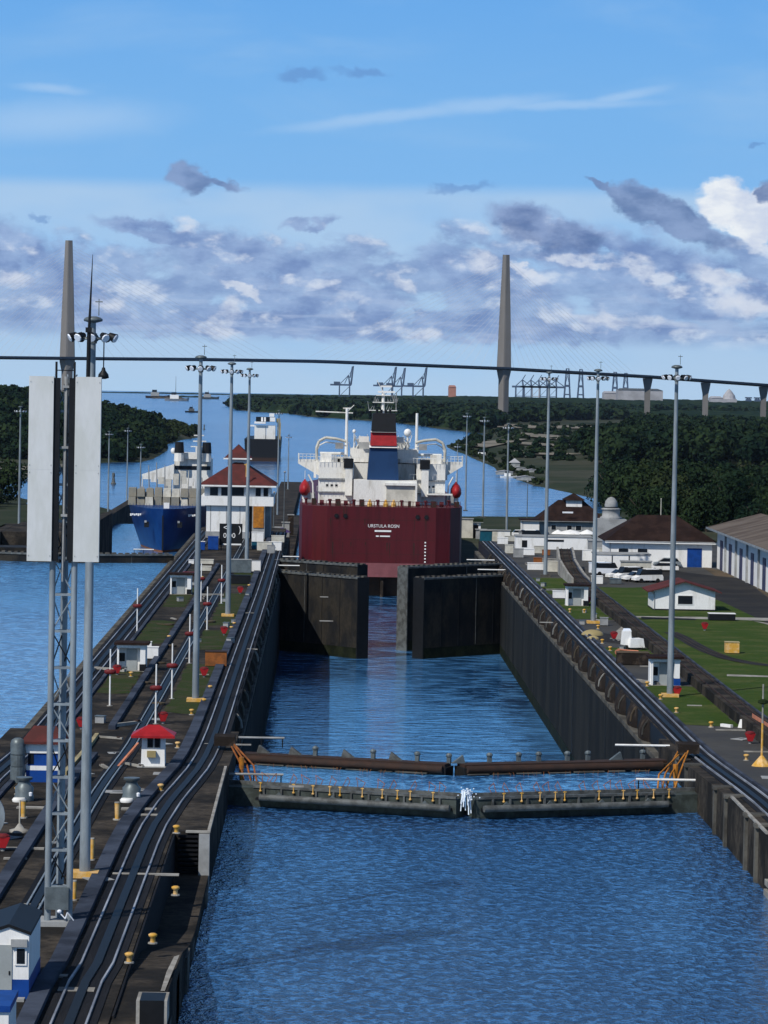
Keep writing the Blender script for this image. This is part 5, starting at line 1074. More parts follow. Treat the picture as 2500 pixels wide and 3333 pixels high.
for i in range(8): x_ = bx-8+i*2.0; MB().cbox((x_, by+60, -1.4+r_.random()), (.9, 1, 3.2)).build('hatch_gear', r_.choice((M_SHIPW, M_GREYW)), t)
# ------------------------------------------------------------------ black ship out in the inlet
c = AT(565, 995, 2190); kx = c.x; t = thing('cargo_ship', 'black hulled ship with white block superstructure heading out of the inlet', 'ship', (kx, 2190, ZS))
MB().loft([[(kx-hw, 2190+y, ZS+13.8), (kx-hw*.93, 2190+y, ZS-1), (kx+hw*.93, 2190+y, ZS-1), (kx+hw, 2190+y, ZS+13.8)] for y, hw in ((0, 10.2), (4, 10.9), (120, 10.9), (150, 3))], close=True).build('hull', M_DARK, t)
MB().box(kx-10.2*.93, kx+10.2*.93, 2189.6, 2189.95, ZS-.5, ZS+2.4).build('boot_topping', M_RUST, t)
MB().box(kx-4.8, kx+2.0, 2196, 2210, ZS+13.8, ZS+22).build('deckhouse', M_SHIPW, t); MB().box(kx+2.5, kx+8.0, 2196, 2210, ZS+13.8, ZS+22).build('deckhouse', M_SHIPW, t)
MB().box(kx-4.9, kx+2.0, 2194, 2206, ZS+23.2, ZS+24.4).build('bridge_deck', M_WHITE, t); MB().box(kx-4.0, kx+7.6, 2196, 2204, ZS+24.4, ZS+27.4).build('bridge', M_GLASS, t)
for a, w_ in ((-.8, 1.2), (1.0, 1.1), (4.6, 3.2)): MB().box(kx+a, kx+a+w_, 2195.6, 2195.95, ZS+24.6, ZS+27.2).build('bridge_panel', M_WHITE, t)
MB().box(kx+4.2, kx+7.2, 2196, 2200, ZS+27.6, ZS+29.6).build('funnel', M_WHITE, t)
b = MB(); b.box(kx+9.3, kx+11.3, 2198, 2202, ZS+9, ZS+24); b.box(kx+8.5, kx+11.0, 2198, 2202, ZS+24, ZS+26.5); b.build('side_tower', M_TAN, t)
MB().box(kx-7.6, kx-4.9, 2196, 2198, ZS+21.4, ZS+22.3).build('wing', M_WHITE, t)
# ------------------------------------------------------------------ cable stayed bridge
PL, PR = Vector((-314, 4320, 0)), Vector((225, 4523, 0)); bd = (PR-PL); BN = Vector((-bd.y, bd.x, 0)).normalized()
zt_ = interp([(-1.2, 38), (-.6, 48), (0, 51), (.3, 53), (.57, 53.6), (1, 49.2), (1.35, 42.5), (1.64, 34.5), (2.2, 20), (2.8, 4)])
t = thing('cable_stayed_bridge', 'long cable stayed bridge with two concrete towers crossing the inlet', 'bridge', (0, 4420, ZS))
ts = [-1.2+i*.05 for i in range(81)]
MB().loft([[tuple(PL+bd*q+BN*s+Vector((0, 0, zt_(q)+dz))) for s, dz in ((-11, 0), (-11, -1.2), (-5, -3.0), (5, -3.0), (11, -1.2), (11, 0))] for q in ts], close=True).build('deck', M_DECKB, t)
MB().loft([[tuple(PL+bd*q+BN*s+Vector((0, 0, zt_(q)+dz))) for s, dz in ((-11.2, 1.1), (-11.2, 0), (-10.9, 0), (-10.9, 1.1))] for q in ts], close=True).build('parapet', M_DECKB, t)
for Pp, hh in ((PL, 192.5), (PR, 192.5)):
    mb = MB(); zd = 50
    def pr(z, wx, wy): return [(Pp.x-wx, Pp.y-wy*.4, z), (Pp.x-wx*.12, Pp.y-wy, z), (Pp.x+wx*.12, Pp.y-wy*.93, z), (Pp.x+wx, Pp.y-wy*.4, z), (Pp.x+wx, Pp.y+wy, z), (Pp.x-wx, Pp.y+wy, z)]
    mb.loft([pr(ZS-1, 6.4, 8), pr(zd-16, 6.4, 8), pr(zd-4, 8.9, 8), pr(zd, 8.9, 7), pr(zd+60, 7.2, 5.5), pr(hh, 4.2, 4)], close=True); mb.build('tower', M_CONC, t)
for q in (1.351, 1.496, 1.643, 1.79, 1.94):
    p0 = PL+bd*q; z1 = zt_(q)-3; mb = MB()
    mb.loft([[(p0.x-w_, p0.y-2.4, z), (p0.x+w_, p0.y-2.4, z), (p0.x+w_, p0.y+2.4, z), (p0.x-w_, p0.y+2.4, z)] for z, w_ in ((ZS-1, 3.4), (z1-15, 3.6), (z1-7, 5.2), (z1-1, 6.2), (z1, 6.2))], close=True); mb.build('pier', M_CONC, t)
for Pp, q0 in ((PL, 0.0), (PR, 1.0)):
    for sd, mx_ in ((-1, .40), (1, .485)) if q0 == 0 else ((-1, .485), (1, .33)):
        for i in range(20):
            u = (i+1.5)/21*mx_; q = q0+sd*u; e = PL+bd*q; zA = 110+(i+1)*3.9
            MB().cyl((e.x, e.y, zt_(q)), (Pp.x, Pp.y, zA), .13, .13, 4, False).build('stay_cable', M_CABLE, t)
# ------------------------------------------------------------------ harbour cranes
CR0 = None
def crane_up(x, y, label, s=1.0):
    t = thing('harbour_crane', label, 'crane', (x, y, -20), 'harbour cranes with raised booms')
    Z = lambda v: -20+v*s; b = MB()
    for a in (0, 24): 
        for c in (-9, 9): b.cyl((x+a*s, y+c, Z(0)), (x+a*s, y+c, Z(43)), 1.7*s, 1.5*s, 6)
    for c in (-9, 9): b.cyl((x, y+c, Z(16)), (x+24*s, y+c, Z(16)), .8*s, .8*s, 6); b.cyl((x, y+c, Z(16)), (x+24*s, y+c, Z(40)), .6*s, .6*s, 6)
    b.build('portal', M_CRANE, t)
    MB().cbox((x+3*s, y, Z(43)), (50*s, 6, 4*s)).build('girder', M_CRANE, t); MB().cbox((x-6*s, y, Z(47.5)), (15*s, 7, 6*s)).build('machine_house', M_CRANE, t)
    b = MB(); b.cyl((x+24*s, y, Z(43)), (x+21*s, y, Z(66)), 2.0*s, 1.4*s, 6); b.cyl((x+2*s, y, Z(46)), (x+21*s, y, Z(66)), .9*s, .9*s, 6); b.cyl((x+12*s, y, Z(46)), (x+21*s, y, Z(66)), .9*s, .9*s, 6); b.build('a_frame', M_CRANE, t)
    b = MB(); b.cyl((x+27*s, y-2, Z(44)), (x+32*s, y-2, Z(88)), 2.4*s, 1.6*s, 6); b.cyl((x+24.5*s, y+2, Z(60)), (x+29.5*s, y+2, Z(87)), 1.4*s, 1.1*s, 6); b.cyl((x+21*s, y, Z(66)), (x+30*s, y, Z(80)), .4*s, .4*s, 5); b.build('boom', M_CRANE, t)
    return t
def hx(px, Y): return AT(px, 850, Y).x
for px, lb in ((733, 'leftmost harbour crane with raised boom, standing alone far behind the peninsula'), (826, 'harbour crane with raised boom just above the ship radar mast'), (846, 'middle harbour crane of the three with raised booms'), (892, 'rightmost harbour crane with raised boom, nearest the terracotta tower')):
    crane_up(hx(px, 8000), 8000, lb, .95 if px != 846 else .93)
def crane_dn(px, Y, label, s=1.0):
    x = hx(px, Y); t = thing('harbour_crane', label, 'crane', (x, Y, -20), 'harbour cranes in the port row'); Z = lambda v: -20+v*s; b = MB()
    for a in (0, 17): b.cyl((x+a*s, Y, Z(0)), (x+a*s, Y, Z(44)), 2.0*s, 1.7*s, 6)
    b.cyl((x, Y, Z(22)), (x+17*s, Y, Z(22)), .8*s, .8*s, 6); b.cyl((x, Y, Z(22)), (x+17*s, Y, Z(40)), .5*s, .5*s, 6); b.build('portal', M_HALL if int(px) % 2 else M_CRANE, t)
    MB().cbox((x+14*s, Y, Z(44)), (46*s, 5, 4.5*s)).build('girder', M_CRANE, t)
    b = MB(); b.cyl((x+17*s, Y, Z(44)), (x+15*s, Y, Z(60)), 2.0*s, 1.6*s, 6); b.cyl((x, Y, Z(46)), (x+15*s, Y, Z(60)), 1.1*s, 1.1*s, 6); b.cyl((x+15*s, Y, Z(60)), (x+35*s, Y, Z(46)), 1.0*s, 1.0*s, 6); b.cyl((x+15*s, Y, Z(60)), (x+22*s, Y, Z(72)), 1.2*s, .9*s, 6); b.build('a_frame', M_CRANE, t)
for px, lb in ((1114, 'first low harbour crane right of the big bridge tower'), (1132, 'second low harbour crane right of the big bridge tower'), (1149, 'third low harbour crane in the row right of the bridge tower'), (1166, 'fourth low harbour crane in the row behind the lamp mast'), (1186, 'last low harbour crane in the row before the tall pair')):
    crane_dn(px, 8300, lb, 1.0)
def crane_front(px, Y, label, top):
    x = hx(px, Y); t = thing('harbour_crane', label, 'crane', (x, Y, -20), 'tall narrow harbour cranes'); b = MB()
    for s in (-1, 1): b.cyl((x+s*8, Y, -20), (x+s*5, Y, top*.42), 2.2, 1.9, 6); b.cyl((x+s*5, Y, top*.42), (x+s*2.8, Y, top), 1.9, 1.6, 6)
    b.build('leg', M_CRANE, t); b = MB(); b.cbox((x, Y, 8), (16, 4, 3)); b.cbox((x, Y, top*.42), (13, 5, 5)); b.cyl((x-5, Y, top*.42), (x+3, Y, top), .6, .6, 5); b.cyl((x+5, Y, top*.42), (x-3, Y, top), .6, .6, 5); b.build('cross_beam', M_CRANE, t); MB().cbox((x, Y, top+1), (8, 3, 2)).build('head', M_CRANE, t)
for px, lb, tp in ((1225, 'tall narrow harbour crane, left one of the pair before the lamp mast', 66), (1254, 'tall narrow harbour crane, right one of the left pair', 65), (1328, 'tall narrow harbour crane left of the big pale hall', 60), (1351, 'tall narrow harbour crane rising behind the big pale hall', 58), (1617, 'first of two little dark cranes near the right edge of the skyline', 6), (1636, 'second of two little dark cranes near the right edge of the skyline', 6)):
    crane_front(px, 8200, lb, tp)
def hall(name, label, cat, px0, px1, Y, ytop, m, roof=None, round_=False):
    x0, x1 = hx(px0, Y), hx(px1, Y); zt2 = AT((px0+px1)/2, ytop, Y).z; t = thing(name, label, cat, ((x0+x1)/2, Y, -20)); MB().box(x0, x1, Y, Y+60, -20, zt2-4).build('wall', m, t)
    if round_: MB().lathe(((x0+x1)/2, Y+20, zt2-4), [((x1-x0)*.5, 0), ((x1-x0)*.42, 8), ((x1-x0)*.2, 17), (1, 22)], 12).build('roof', m, t)
    else: MB().add([(x0,Y-1,zt2-4),(x1,Y-1,zt2-4),(x1-(x1-x0)*.1,Y+30,zt2),(x0+(x1-x0)*.06,Y+30,zt2),(x1,Y+61,zt2-4),(x0,Y+61,zt2-4)], [(0,1,2,3),(3,2,4,5),(1,4,2),(0,3,5)]).build('roof', roof or m, t)
    for i in range(3): xx = x0+(x1-x0)*(.2+.3*i); MB().box(xx, xx+(x1-x0)*.05, Y-.6, Y-.1, -12, -5).build('door', M_GATE2, t)
hall('hall', 'big pale industrial hall on the skyline behind the first bridge pier', 'building', 1335, 1432, 7800, 839, M_HALL, M_GATE2)
hall('hall', 'smaller pale hall left of the big industrial hall', 'building', 1305, 1334, 7900, 845, M_HALL)
hall('terminal', 'low pale building on the skyline left of the domed one', 'building', 1537, 1562, 7800, 856, M_HALL); hall('terminal', 'domed pale building on the skyline near the right edge', 'building', 1562, 1592, 7800, 858, M_HALL, None, True)
hall('tower_block', 'terracotta coloured tower block alone on the skyline', 'building', 970, 985, 7900, 832, M_BRICKT)
# ------------------------------------------------------------------ small craft and markers
def vessel(name, label, px, py, L, m, mh=M_WHITE, mast=6, Y=None, along=True):
    p = G(px, py, ZS); x, y = p.x, p.y; t = thing(name, label, 'boat', (x, y, ZS)); k = L/10
    MB().loft([[(x+u*L, y-w_*L, ZS+h*k), (x+u*L*.96, y-w_*L*.7, ZS-.3), (x+u*L*.96, y+w_*L*.7, ZS-.3), (x+u*L, y+w_*L, ZS+h*k)] for u, w_, h in ((-.5, .12, 1.0), (-.3, .15, .9), (.2, .15, .9), (.42, .08, 1.2), (.5, .01, 1.5))], close=True).build('hull', m, t)
    MB().cbox((x-.1*L, y, ZS+1.7*k), (.35*L, .2*L, 1.6*k)).build('cabin', mh, t); MB().cbox((x-.12*L, y, ZS+3.0*k), (.2*L, .16*L, 1.0*k)).build('wheelhouse', M_GLASS, t)
    MB().cyl((x-.05*L, y, ZS+3*k), (x-.05*L, y, ZS+mast), .12*k+.06, .05*k+.04, 6).build('mast', M_TANK, t)
vessel('tugboat', 'dark tugboat out on the inlet right of the floodlight mast', 417, 891, 24, M_DARK, M_GATE2, 11)
vessel('workboat', 'pale workboat with a tall thin mast near the horizon', 382, 866, 55, M_GREYW, M_WHITE, 55)
vessel('workboat', 'small rusty workboat near the horizon left of the tall masted one', 340, 860, 60, M_RUST, M_GREYW, 12)
vessel('workboat', 'small pale workboat near the horizon behind the floodlight masts', 452, 862, 50, M_GATE2, M_GREYW, 22)
vessel('workboat', 'low dark boat moored at the right shore above the lamp masts', 1045, 988, 14, M_DARK, M_WHITE, 7); vessel('workboat', 'small white boat moored among the pale sheds on the right shore', 1100, 1032, 10, M_WHITE, M_WHITE, 4)
vessel('workboat', 'little white launch beside the left spit behind the blue ship', 355, 947, 12, M_WHITE, M_WHITE, 4)
def beacon(px, py, label, h=5, m=M_DARK):
    p = G(px, py, ZS); t = thing('buoy', label, 'buoy', tuple(p)); MB().lathe(tuple(p), [(1.2,-.3),(1.3,.5),(.9,.9)], 12).build('float', m, t); MB().lathe((p.x, p.y, p.z+.9), [(.9,0),(.5,h*.6),(.7,h*.62),(.7,h),(.2,h+.4)], 10).build('cage', m, t)
beacon(245, 1046, 'dark green buoy in the water beside the left floodlight mast', 4.2, M_GATE2); beacon(337, 952, 'dark beacon buoy off the tip of the left spit', 4, M_DARK); beacon(441, 928, 'small grey buoy out in the inlet', 4, M_TANK)
for px, py, lb in ((1090, 1024, 'long white shed roof on the right shore'), (1120, 1016, 'low pale shed on the right shore below the scrub'), (1150, 1021, 'third pale shed on the right shore'), (1136, 1036, 'small light shed by the water on the right shore')):
    p = G(px, py, -20.3); house('shed', lb, 'shed', p.x-4.5, p.x+4.5, p.y, p.y+7, -20.6, 1.6, 'gable', .8, .3, M_GREYW, M_HALL)
p = G(1112, 1007, -20.3); house('shed', 'pointed white shed on the right shore, tallest of the sheds', 'shed', p.x-3, p.x+3, p.y, p.y+6, -20.6, 2.4, 'hip', 2.6, .3, M_GREYW, M_HALL)
p = AT(1046, 1100, 780); house('shed', 'small white twin shed with a green roof at the water behind the lower wall', 'shed', p.x-4.8, p.x+4.8, 905, 910, -9.5, 2.6, 'flat', .8, .6, M_WHITE, M_LEAF2)
# ------------------------------------------------------------------ trees
rs = np.random.RandomState(11)
def crown_arrays(nq, size, rx, rz, lumps, seed, squash=.55):
    r = np.random.RandomState(seed); cen = []
    for i in range(lumps):
        a = r.uniform(0, 2*np.pi); d = rx*.62*np.sqrt(r.uniform(0, 1)); cen.append((d*np.cos(a), d*np.sin(a), r.uniform(-.45, .6)*rz, r.uniform(.38, .62)))
    cen = np.array(cen); k = r.randint(0, lumps, nq); dv = r.normal(size=(nq, 3)); dv /= np.linalg.norm(dv, axis=1)[:, None]
    rad = r.uniform(.72, 1.05, nq)
    c = cen[k, :3]+dv*np.stack([cen[k, 3]*rx*rad, cen[k, 3]*rx*rad, cen[k, 3]*rz*rad*1.05], 1)
    n_ = dv+r.normal(size=(nq, 3))*.55; n_ /= np.linalg.norm(n_, axis=1)[:, None]
    u = np.cross(n_, r.normal(size=(nq, 3))); u /= np.linalg.norm(u, axis=1)[:, None]; v = np.cross(n_, u); s = size*r.uniform(.55, 1.2, nq)[:, None]
    V = np.stack([c-u*s-v*s*.7, c+u*s-v*s*.6, c+u*s*.8+v*s*.7, c-u*s*.7+v*s*.8], 1).reshape(-1, 3)
    Fq = np.arange(nq*4).reshape(-1, 4); return V, Fq
def mesh_from(name, V, Fq, m):
    me = bpy.data.meshes.new(name); me.vertices.add(len(V)); me.vertices.foreach_set('co', V.astype(np.float32).ravel())
    me.loops.add(Fq.size); me.loops.foreach_set('vertex_index', Fq.astype(np.int32).ravel()); me.polygons.add(len(Fq))
    me.polygons.foreach_set('loop_start', np.arange(0, Fq.size, 4, dtype=np.int32)); me.polygons.foreach_set('loop_total', np.full(len(Fq), 4, np.int32))
    me.materials.append(m); me.update(); me.validate(); return me
def tree_proto(seed, rx, rz, trunk, m, name='broadleaf_tree'):
    t = thing(name, 'broad dark green tree', 'tree', (0, 0, 0)); V, Fq = crown_arrays(1900, .52, rx, rz*1.25, 11, seed); V[:, 2] += trunk*.55+rz*.55
    o = bpy.data.objects.new('crown', mesh_from('crown', V, Fq, m)); COL.objects.link(o); o.parent = t
    b = MB(); b.cyl((0,0,-1), (.3,.1,trunk), .5, .32, 8); r = random.Random(seed)
    for i in range(5): a = r.uniform(0, 6.28); b.cyl((.3,.1,trunk*.75), (math.cos(a)*rx*.5, math.sin(a)*rx*.5, trunk+rz*.6), .22, .08, 6)
    o2 = bpy.data.objects.new('trunk', None); bpy.data.objects.remove(o2); b.build('trunk', M_BARK, t); return t
PROTO = [tree_proto(s, rx, rz, tr, m) for s, rx, rz, tr, m in ((1, 7.5, 5.5, 6, M_LEAF), (2, 9, 6, 7, M_LEAF), (3, 6, 6.5, 6, M_LEAF2), (4, 8, 5, 5, M_LEAF), (5, 10, 6.5, 8, M_LEAF), (6, 5.5, 4.5, 4, M_LEAF2))]
used = [False]*6
def scatter(poly, z, spacing, jitter=.45, ymax=1e9):
    P_ = [g2(x, y, z) for x, y in poly]; xs = [p[0] for p in P_]; ys = [p[1] for p in P_]
    gx, gy = np.meshgrid(np.arange(min(xs), max(xs), spacing), np.arange(min(ys), min(max(ys), ymax), spacing))
    gx = gx.ravel()+rs.uniform(-jitter, jitter, gx.size)*spacing; gy = gy.ravel()+rs.uniform(-jitter, jitter, gy.size)*spacing
    k = inpoly(gx, gy, P_); return gx[k], gy[k]
def plant(gx, gy, hf, label, group, sc=(.75, 1.2)):
    z = hf(gx, gy)
    for x, y, zz in zip(gx, gy, z):
        if zz < ZS+.3: continue
        i = rs.randint(0, 6); s = rs.uniform(*sc); root = PROTO[i]; rz = rs.uniform(0, 6.28)
        if not used[i]: used[i] = True; root.location = (x, y, zz); root.rotation_euler = (0, 0, rz); root.scale = (s, s, s); root['label'] = label; root['group'] = group; KID.setdefault(root.name, [(c, []) for c in kids(root)])
        else: dup(root, (x, y, zz), label, group, rz, (s, s, s*rs.uniform(.85, 1.15)))
NT_ = 0
gx, gy = scatter([(1190,1058),(1240,1070),(1290,1084),(1345,1104),(1350,1135),(1400,1150),(1720,1160),(1720,1020),(1290,1010),(1210,1038)], -20, 13.5)
k_ = (gy > 925) & (gx > 76+np.clip((gy-1000)*.1, 0, 40)); gx, gy = gx[k_], gy[k_]
o_ = np.argsort(gy)[:165]; plant(gx[o_], gy[o_], h_right, 'broad dark green tree in the forest on the right shore behind the buildings', 'trees of the right shore forest')
xg, yg = np.meshgrid(np.arange(80, 190, 12.5), np.arange(935, 1240, 19)); xg = xg.ravel()+rs.uniform(-5, 5, xg.size); yg = yg.ravel()+rs.uniform(-7, 7, yg.size)
k_ = (xg > 79+(yg-930)*.11) & (xg < .137*yg+6); plant(xg[k_], yg[k_], h_right, 'bushy tree standing right behind the brown roofed buildings and the long shed', 'trees behind the buildings', (.5, .85))
gx, gy = np.array([-131., -137, -143, -126, -150, -139, -120, -112]), np.array([1290., 1310, 1330, 1275, 1300, 1350, 1325, 1180]); plant(gx[:7], gy[:7], h_left, 'dark tree on the left bank beside the channel at the left edge', 'trees on the left bank', (.9, 1.15))
gx, gy = scatter([(200,1001),(320,999),(345,990),(366,972),(352,962),(330,965),(210,985)], -20, 15.0); kk = gx < -112; gx, gy = gx[kk], gy[kk]; o_ = np.argsort(gy)[:45]
plant(gx[o_], gy[o_], h_leftf, 'dark tree along the foot of the wooded hill on the left shore', 'trees at the foot of the left hill', (.35, .6))
def mass(pts, hf, nq, size, rx, rz, name, label, sc=(.7, 1.25), m=M_LEAF, lift=.6):
    gx, gy = pts; z = hf(gx, gy); k = z > ZS+.4; gx, gy, z = gx[k], gy[k], z[k]; PV = [crown_arrays(nq, size, rx, rz, 6, 100+i) for i in range(6)]
    Vs, Fs, o = [], [], 0
    for x, y, zz in zip(gx, gy, z):
        V, Fq = PV[rs.randint(0, 6)]; a = rs.uniform(0, 6.28); s = rs.uniform(*sc); ca, sa = math.cos(a)*s, math.sin(a)*s
        W_ = np.stack([V[:, 0]*ca-V[:, 1]*sa+x, V[:, 0]*sa+V[:, 1]*ca+y, V[:, 2]*s+zz+rz*lift*s], 1); Vs.append(W_); Fs.append(Fq+o); o += len(V)
    ob = bpy.data.objects.new(name, mesh_from(name, np.concatenate(Vs), np.concatenate(Fs), m)); COL.objects.link(ob)
    ob['kind'] = 'stuff'; ob['label'] = label; ob['category'] = 'forest'; return len(gx)
gx, gy = scatter([(1290,1012),(1720,1022),(1720,900),(1500,905),(1390,925),(1340,960),(1260,985)], -20, 15.5, ymax=3900)
mass((gx, gy), h_right, 300, 1.35, 9.0, 8.5, 'forest', 'dense dark green forest covering the flat right shore', lift=1.0)
gx, gy = scatter([(-80,1040),(60,1034),(140,1018),(215,999),(300,997),(346,970),(330,905),(220,896),(-80,892)], -20, 15.0, ymax=3500); k = (gx < -112-(gy-2060)*.014) & (gy > 2060)
mass((gx[k], gy[k]), h_leftf, 260, 1.3, 7.5, 6, 'forest', 'dark wooded hill on the left shore')
gx, gy = scatter([(330,985),(352,965),(395,952),(436,944),(425,930),(330,908)], -20, 14); mass((gx, gy), h_leftf, 90, 1.5, 5, 3.2, 'scrub', 'olive scrub on the tip of the left spit', m=M_LEAF2)
gx, gy = scatter([(960,948),(1030,940),(1110,918),(1340,918),(1400,925),(1330,962),(1250,990),(1180,1030),(1130,1020),(1060,1000),(1000,975)], -20, 21); k = rs.uniform(size=gx.size) < .30
mass((gx[k], gy[k]), h_right, 80, 1.7, 6, 3.6, 'scrub', 'patchy scrub and bushes on the flat ground below the bridge', m=M_LEAF, sc=(.35, .9))
gx, gy = scatter([(1285,1086),(1180,1060),(1110,1038),(1060,1012),(1030,998),(985,985),(960,965),(990,958),(1040,985),(1110,1015),(1200,1045)], -20, 9); mass((gx, gy), h_right, 40, .9, 3, 1.8, 'scrub', 'low green scrub along the right shoreline', m=M_LEAF2, sc=(.5, 1.3))
# far canopy: continuous bumpy tree cover with clumps standing out of it
def canopy(x0, x1, y0, y1, dx, dy, hgt, name, label):
    xs = np.arange(x0, x1, dx); ys = np.arange(y0, y1, dy); Xg, Yg = np.meshgrid(xs, ys); g0 = h_right(Xg, Yg); d = pdist(Xg, Yg, RIGHT)
    bay = inpoly(Xg, Yg, [g2(*p, -20) for p in ((940,945),(1000,935),(1110,905),(1400,905),(1400,930),(1300,985),(1180,1040),(1000,990))])
    Z = np.where((g0 > ZS+.3) & (d > 22) & ~bay, g0+(hgt+8*np.clip((Yg-6200)/1500, 0, 1)*np.clip((Xg+150)/500, .35, 1))*rs.uniform(.75, 1.0, g0.shape)+1.2*nz(Xg, Yg, 150), g0-3); nx, ny = len(xs), len(ys)
    i = np.arange((nx-1)*(ny-1)); a = (i//(nx-1))*nx+i % (nx-1); Fq = np.stack([a, a+1, a+nx+1, a+nx], 1); V = np.stack([Xg, Yg, Z], -1).reshape(-1, 3)
    ob = bpy.data.objects.new(name, mesh_from(name, V, Fq, M_LEAF)); COL.objects.link(ob); ob['kind'] = 'stuff'; ob['label'] = label; ob['category'] = 'forest'
canopy(-560, 1500, 3700, 8550, 14, 16, 13, 'forest', 'far dark mangrove forest running to the skyline')
gx, gy = scatter([(487,877),(500,884),(545,890),(620,893),(700,902),(760,907),(852,913),(948,927),(1032,937),(1110,912),(1400,905),(1720,903),(1720,876),(487,870)], -20, 34, ymax=8000)
mass((gx, gy), h_right, 60, 3.6, 13, 8, 'forest', 'far treetops of the mangrove forest along the inlet', lift=.75)
# pale tracks and banks in the scrub
for pts in ([(1040,915),(1130,918),(1290,921),(1290,926),(1130,925),(1045,922)], [(1120,936),(1200,941),(1320,948),(1330,954),(1200,950),(1120,942)], [(1090,953),(1180,958),(1260,962),(1260,967),(1180,965),(1090,958)], [(1000,962),(1100,948),(1140,950),(1050,968)], [(1270,944),(1330,938),(1400,945),(1380,952),(1300,956)], [(1110,974),(1200,980),(1260,984),(1200,988),(1110,981)]):
    P_ = [g2(x, y, -19.6) for x, y in pts]; x_ = np.array([p[0] for p in P_]); y_ = np.array([p[1] for p in P_]); zz = h_right(x_, y_)
    struct(MB().add([(a, b_, c_+1.2) for a, b_, c_ in zip(x_, y_, np.maximum(zz, -20.6))], [tuple(range(len(P_)))]), 'sandy_track', M_SAND)
for pts in ([(-80,1012),(60,1010),(170,1003),(170,1008),(60,1018),(-80,1022)], [(-80,1026),(90,1026),(90,1030),(-80,1034)], [(262,902),(330,916),(392,930),(392,934),(330,925),(262,912)]):
    P_ = [g2(x, y, -20.2) for x, y in pts]; struct(MB().add([(a, b_, -19.3) for a, b_ in P_], [tuple(range(len(P_)))]), 'dry_field', M_SAND)
# ------------------------------------------------------------------ small deck furniture
def bollard_mesh(t, x, y, z):
    MB().cyl((x,y,z), (x,y,z+.07), .24, .22, 10).build('base', M_LIGHTC, t); MB().lathe((x, y, z+.07), [(.13,0),(.11,.22),(.2,.28),(.22,.38),(.12,.43)], 12).build('post', M_YEL, t, True)
BL = [('beside the curving track, between red roofed booth and rusty gate',384,1616),('between the capstan and the curving track',347,1709),('at the head of the sunken landing steps',381,1800),('on the sunken landing, furthest down the wall',379,1934),('on the near landing, the upper one of two',330,2038),('on the near landing, the lower one of two',279,2080),
      ('just in front of the second lamp mast foot',441,1521),('on the lawn right of the second lamp mast',454,1492),('beside the white frame near the second lamp mast',414,1544),('by the third lamp mast, left one',500,1362),('by the third lamp mast, right one',506,1353),('left of the brown roofed hut lawn',283,1462),
      ('near the rack behind the third lamp mast',538,1270),('on the dark paving left of the red hose reel, right bank',1536,1571),('on the dark paving by the yellow stand, right bank',1612,1643),('on the lawn left of the rightmost lamp mast',1461,1540),('by the foot of the rightmost lamp mast',1427,1511),('by the lawn hut with the blue base',1398,1483),
      ('beside the rusty low tank on the right bank',1350,1434),('on the lawn before the hut with the red box, left one',1231,1323),('on the lawn before the hut with the red box, right one',1262,1324),('left of the white wrapped cart, upper one',1301,1390),('left of the white wrapped cart, lower one',1318,1406),('beside the foot of the right bank lamp mast',1292,1359),
      ('beside the hut far up the centre wall',398,1268),('on the left lawn beyond the brown roofed hut',365,1382),('near the block pair on the centre wall',437,1252),('left of the lattice mast foot',38,1716)]
first = None
for nm, px, py in BL:
    p = G(px, py); lb = 'small yellow mooring bollard '+nm
    if first is None: first = thing('bollard', lb, 'bollard', tuple(p), 'yellow bollards'); bollard_mesh(first, *p)
    else: dup(first, tuple(p), lb, 'yellow bollards')
HR = [('on the lawn beside the red roofed booth',352,1563),('left of the lattice mast behind the blue hut',176,1575),('at the far left edge beside the pale strip',6,1838),('at the corner of the brown roofed hut',253,1458),('beside the rusty crate',441,1463),('in front of the third lamp mast',484,1372),('near the rack beyond the third lamp mast',519,1283),
      ('on the dark paving at the right edge',1620,1606),('by the foot of the rightmost lamp mast',1462,1505),('beside the open hut at the right bank lamp mast',1270,1305),('on the lawn in front of the small red roofed house',1522,1362),('behind the white wrapped cart',1326,1383)]
first = None
for nm, px, py in HR:
    p = G(px, py); lb = 'red hose reel '+nm
    if first is None:
        first = thing('hose_reel', lb, 'hose reel', tuple(p), 'red hose reels'); x, y, z = p
        MB().add([(x-.18,y-.2,z+.2),(x+.18,y-.2,z+.2),(x+.42,y-.25,z+.8),(x-.42,y-.25,z+.8),(x-.18,y+.2,z+.2),(x+.18,y+.2,z+.2),(x+.42,y+.25,z+.8),(x-.42,y+.25,z+.8)], [(0,1,2,3),(7,6,5,4),(0,4,5,1),(1,5,6,2),(2,6,7,3),(3,7,4,0)]).build('cover', M_RED, first)
        MB().lathe((x, y, z+.8), [(.42,0),(.4,.1),(.22,.2)], 12, .7).build('cap', M_DRED, first); MB().cyl((x,y,z), (x,y,z+.2), .12, .12, 8).build('stand', M_GREYW, first)
    else: dup(first, tuple(p), lb, 'red hose reels')
LR = [('nearest the second lamp mast, left',336,1564,4.9),('second, between gutter and lamp mast',371,1510,5.2),('behind the second lamp mast foot',409,1433,5.0),('right of the second lamp mast',447,1361,4.6),('in front of the third lamp mast base',478,1304,4.6),('left of the brown roofed hut, by the track',237,1525,5.2),
      ('behind the brown roofed hut',296,1318,4.0),('left of the third lamp mast, farther',434,1300,4.8)]
first = None
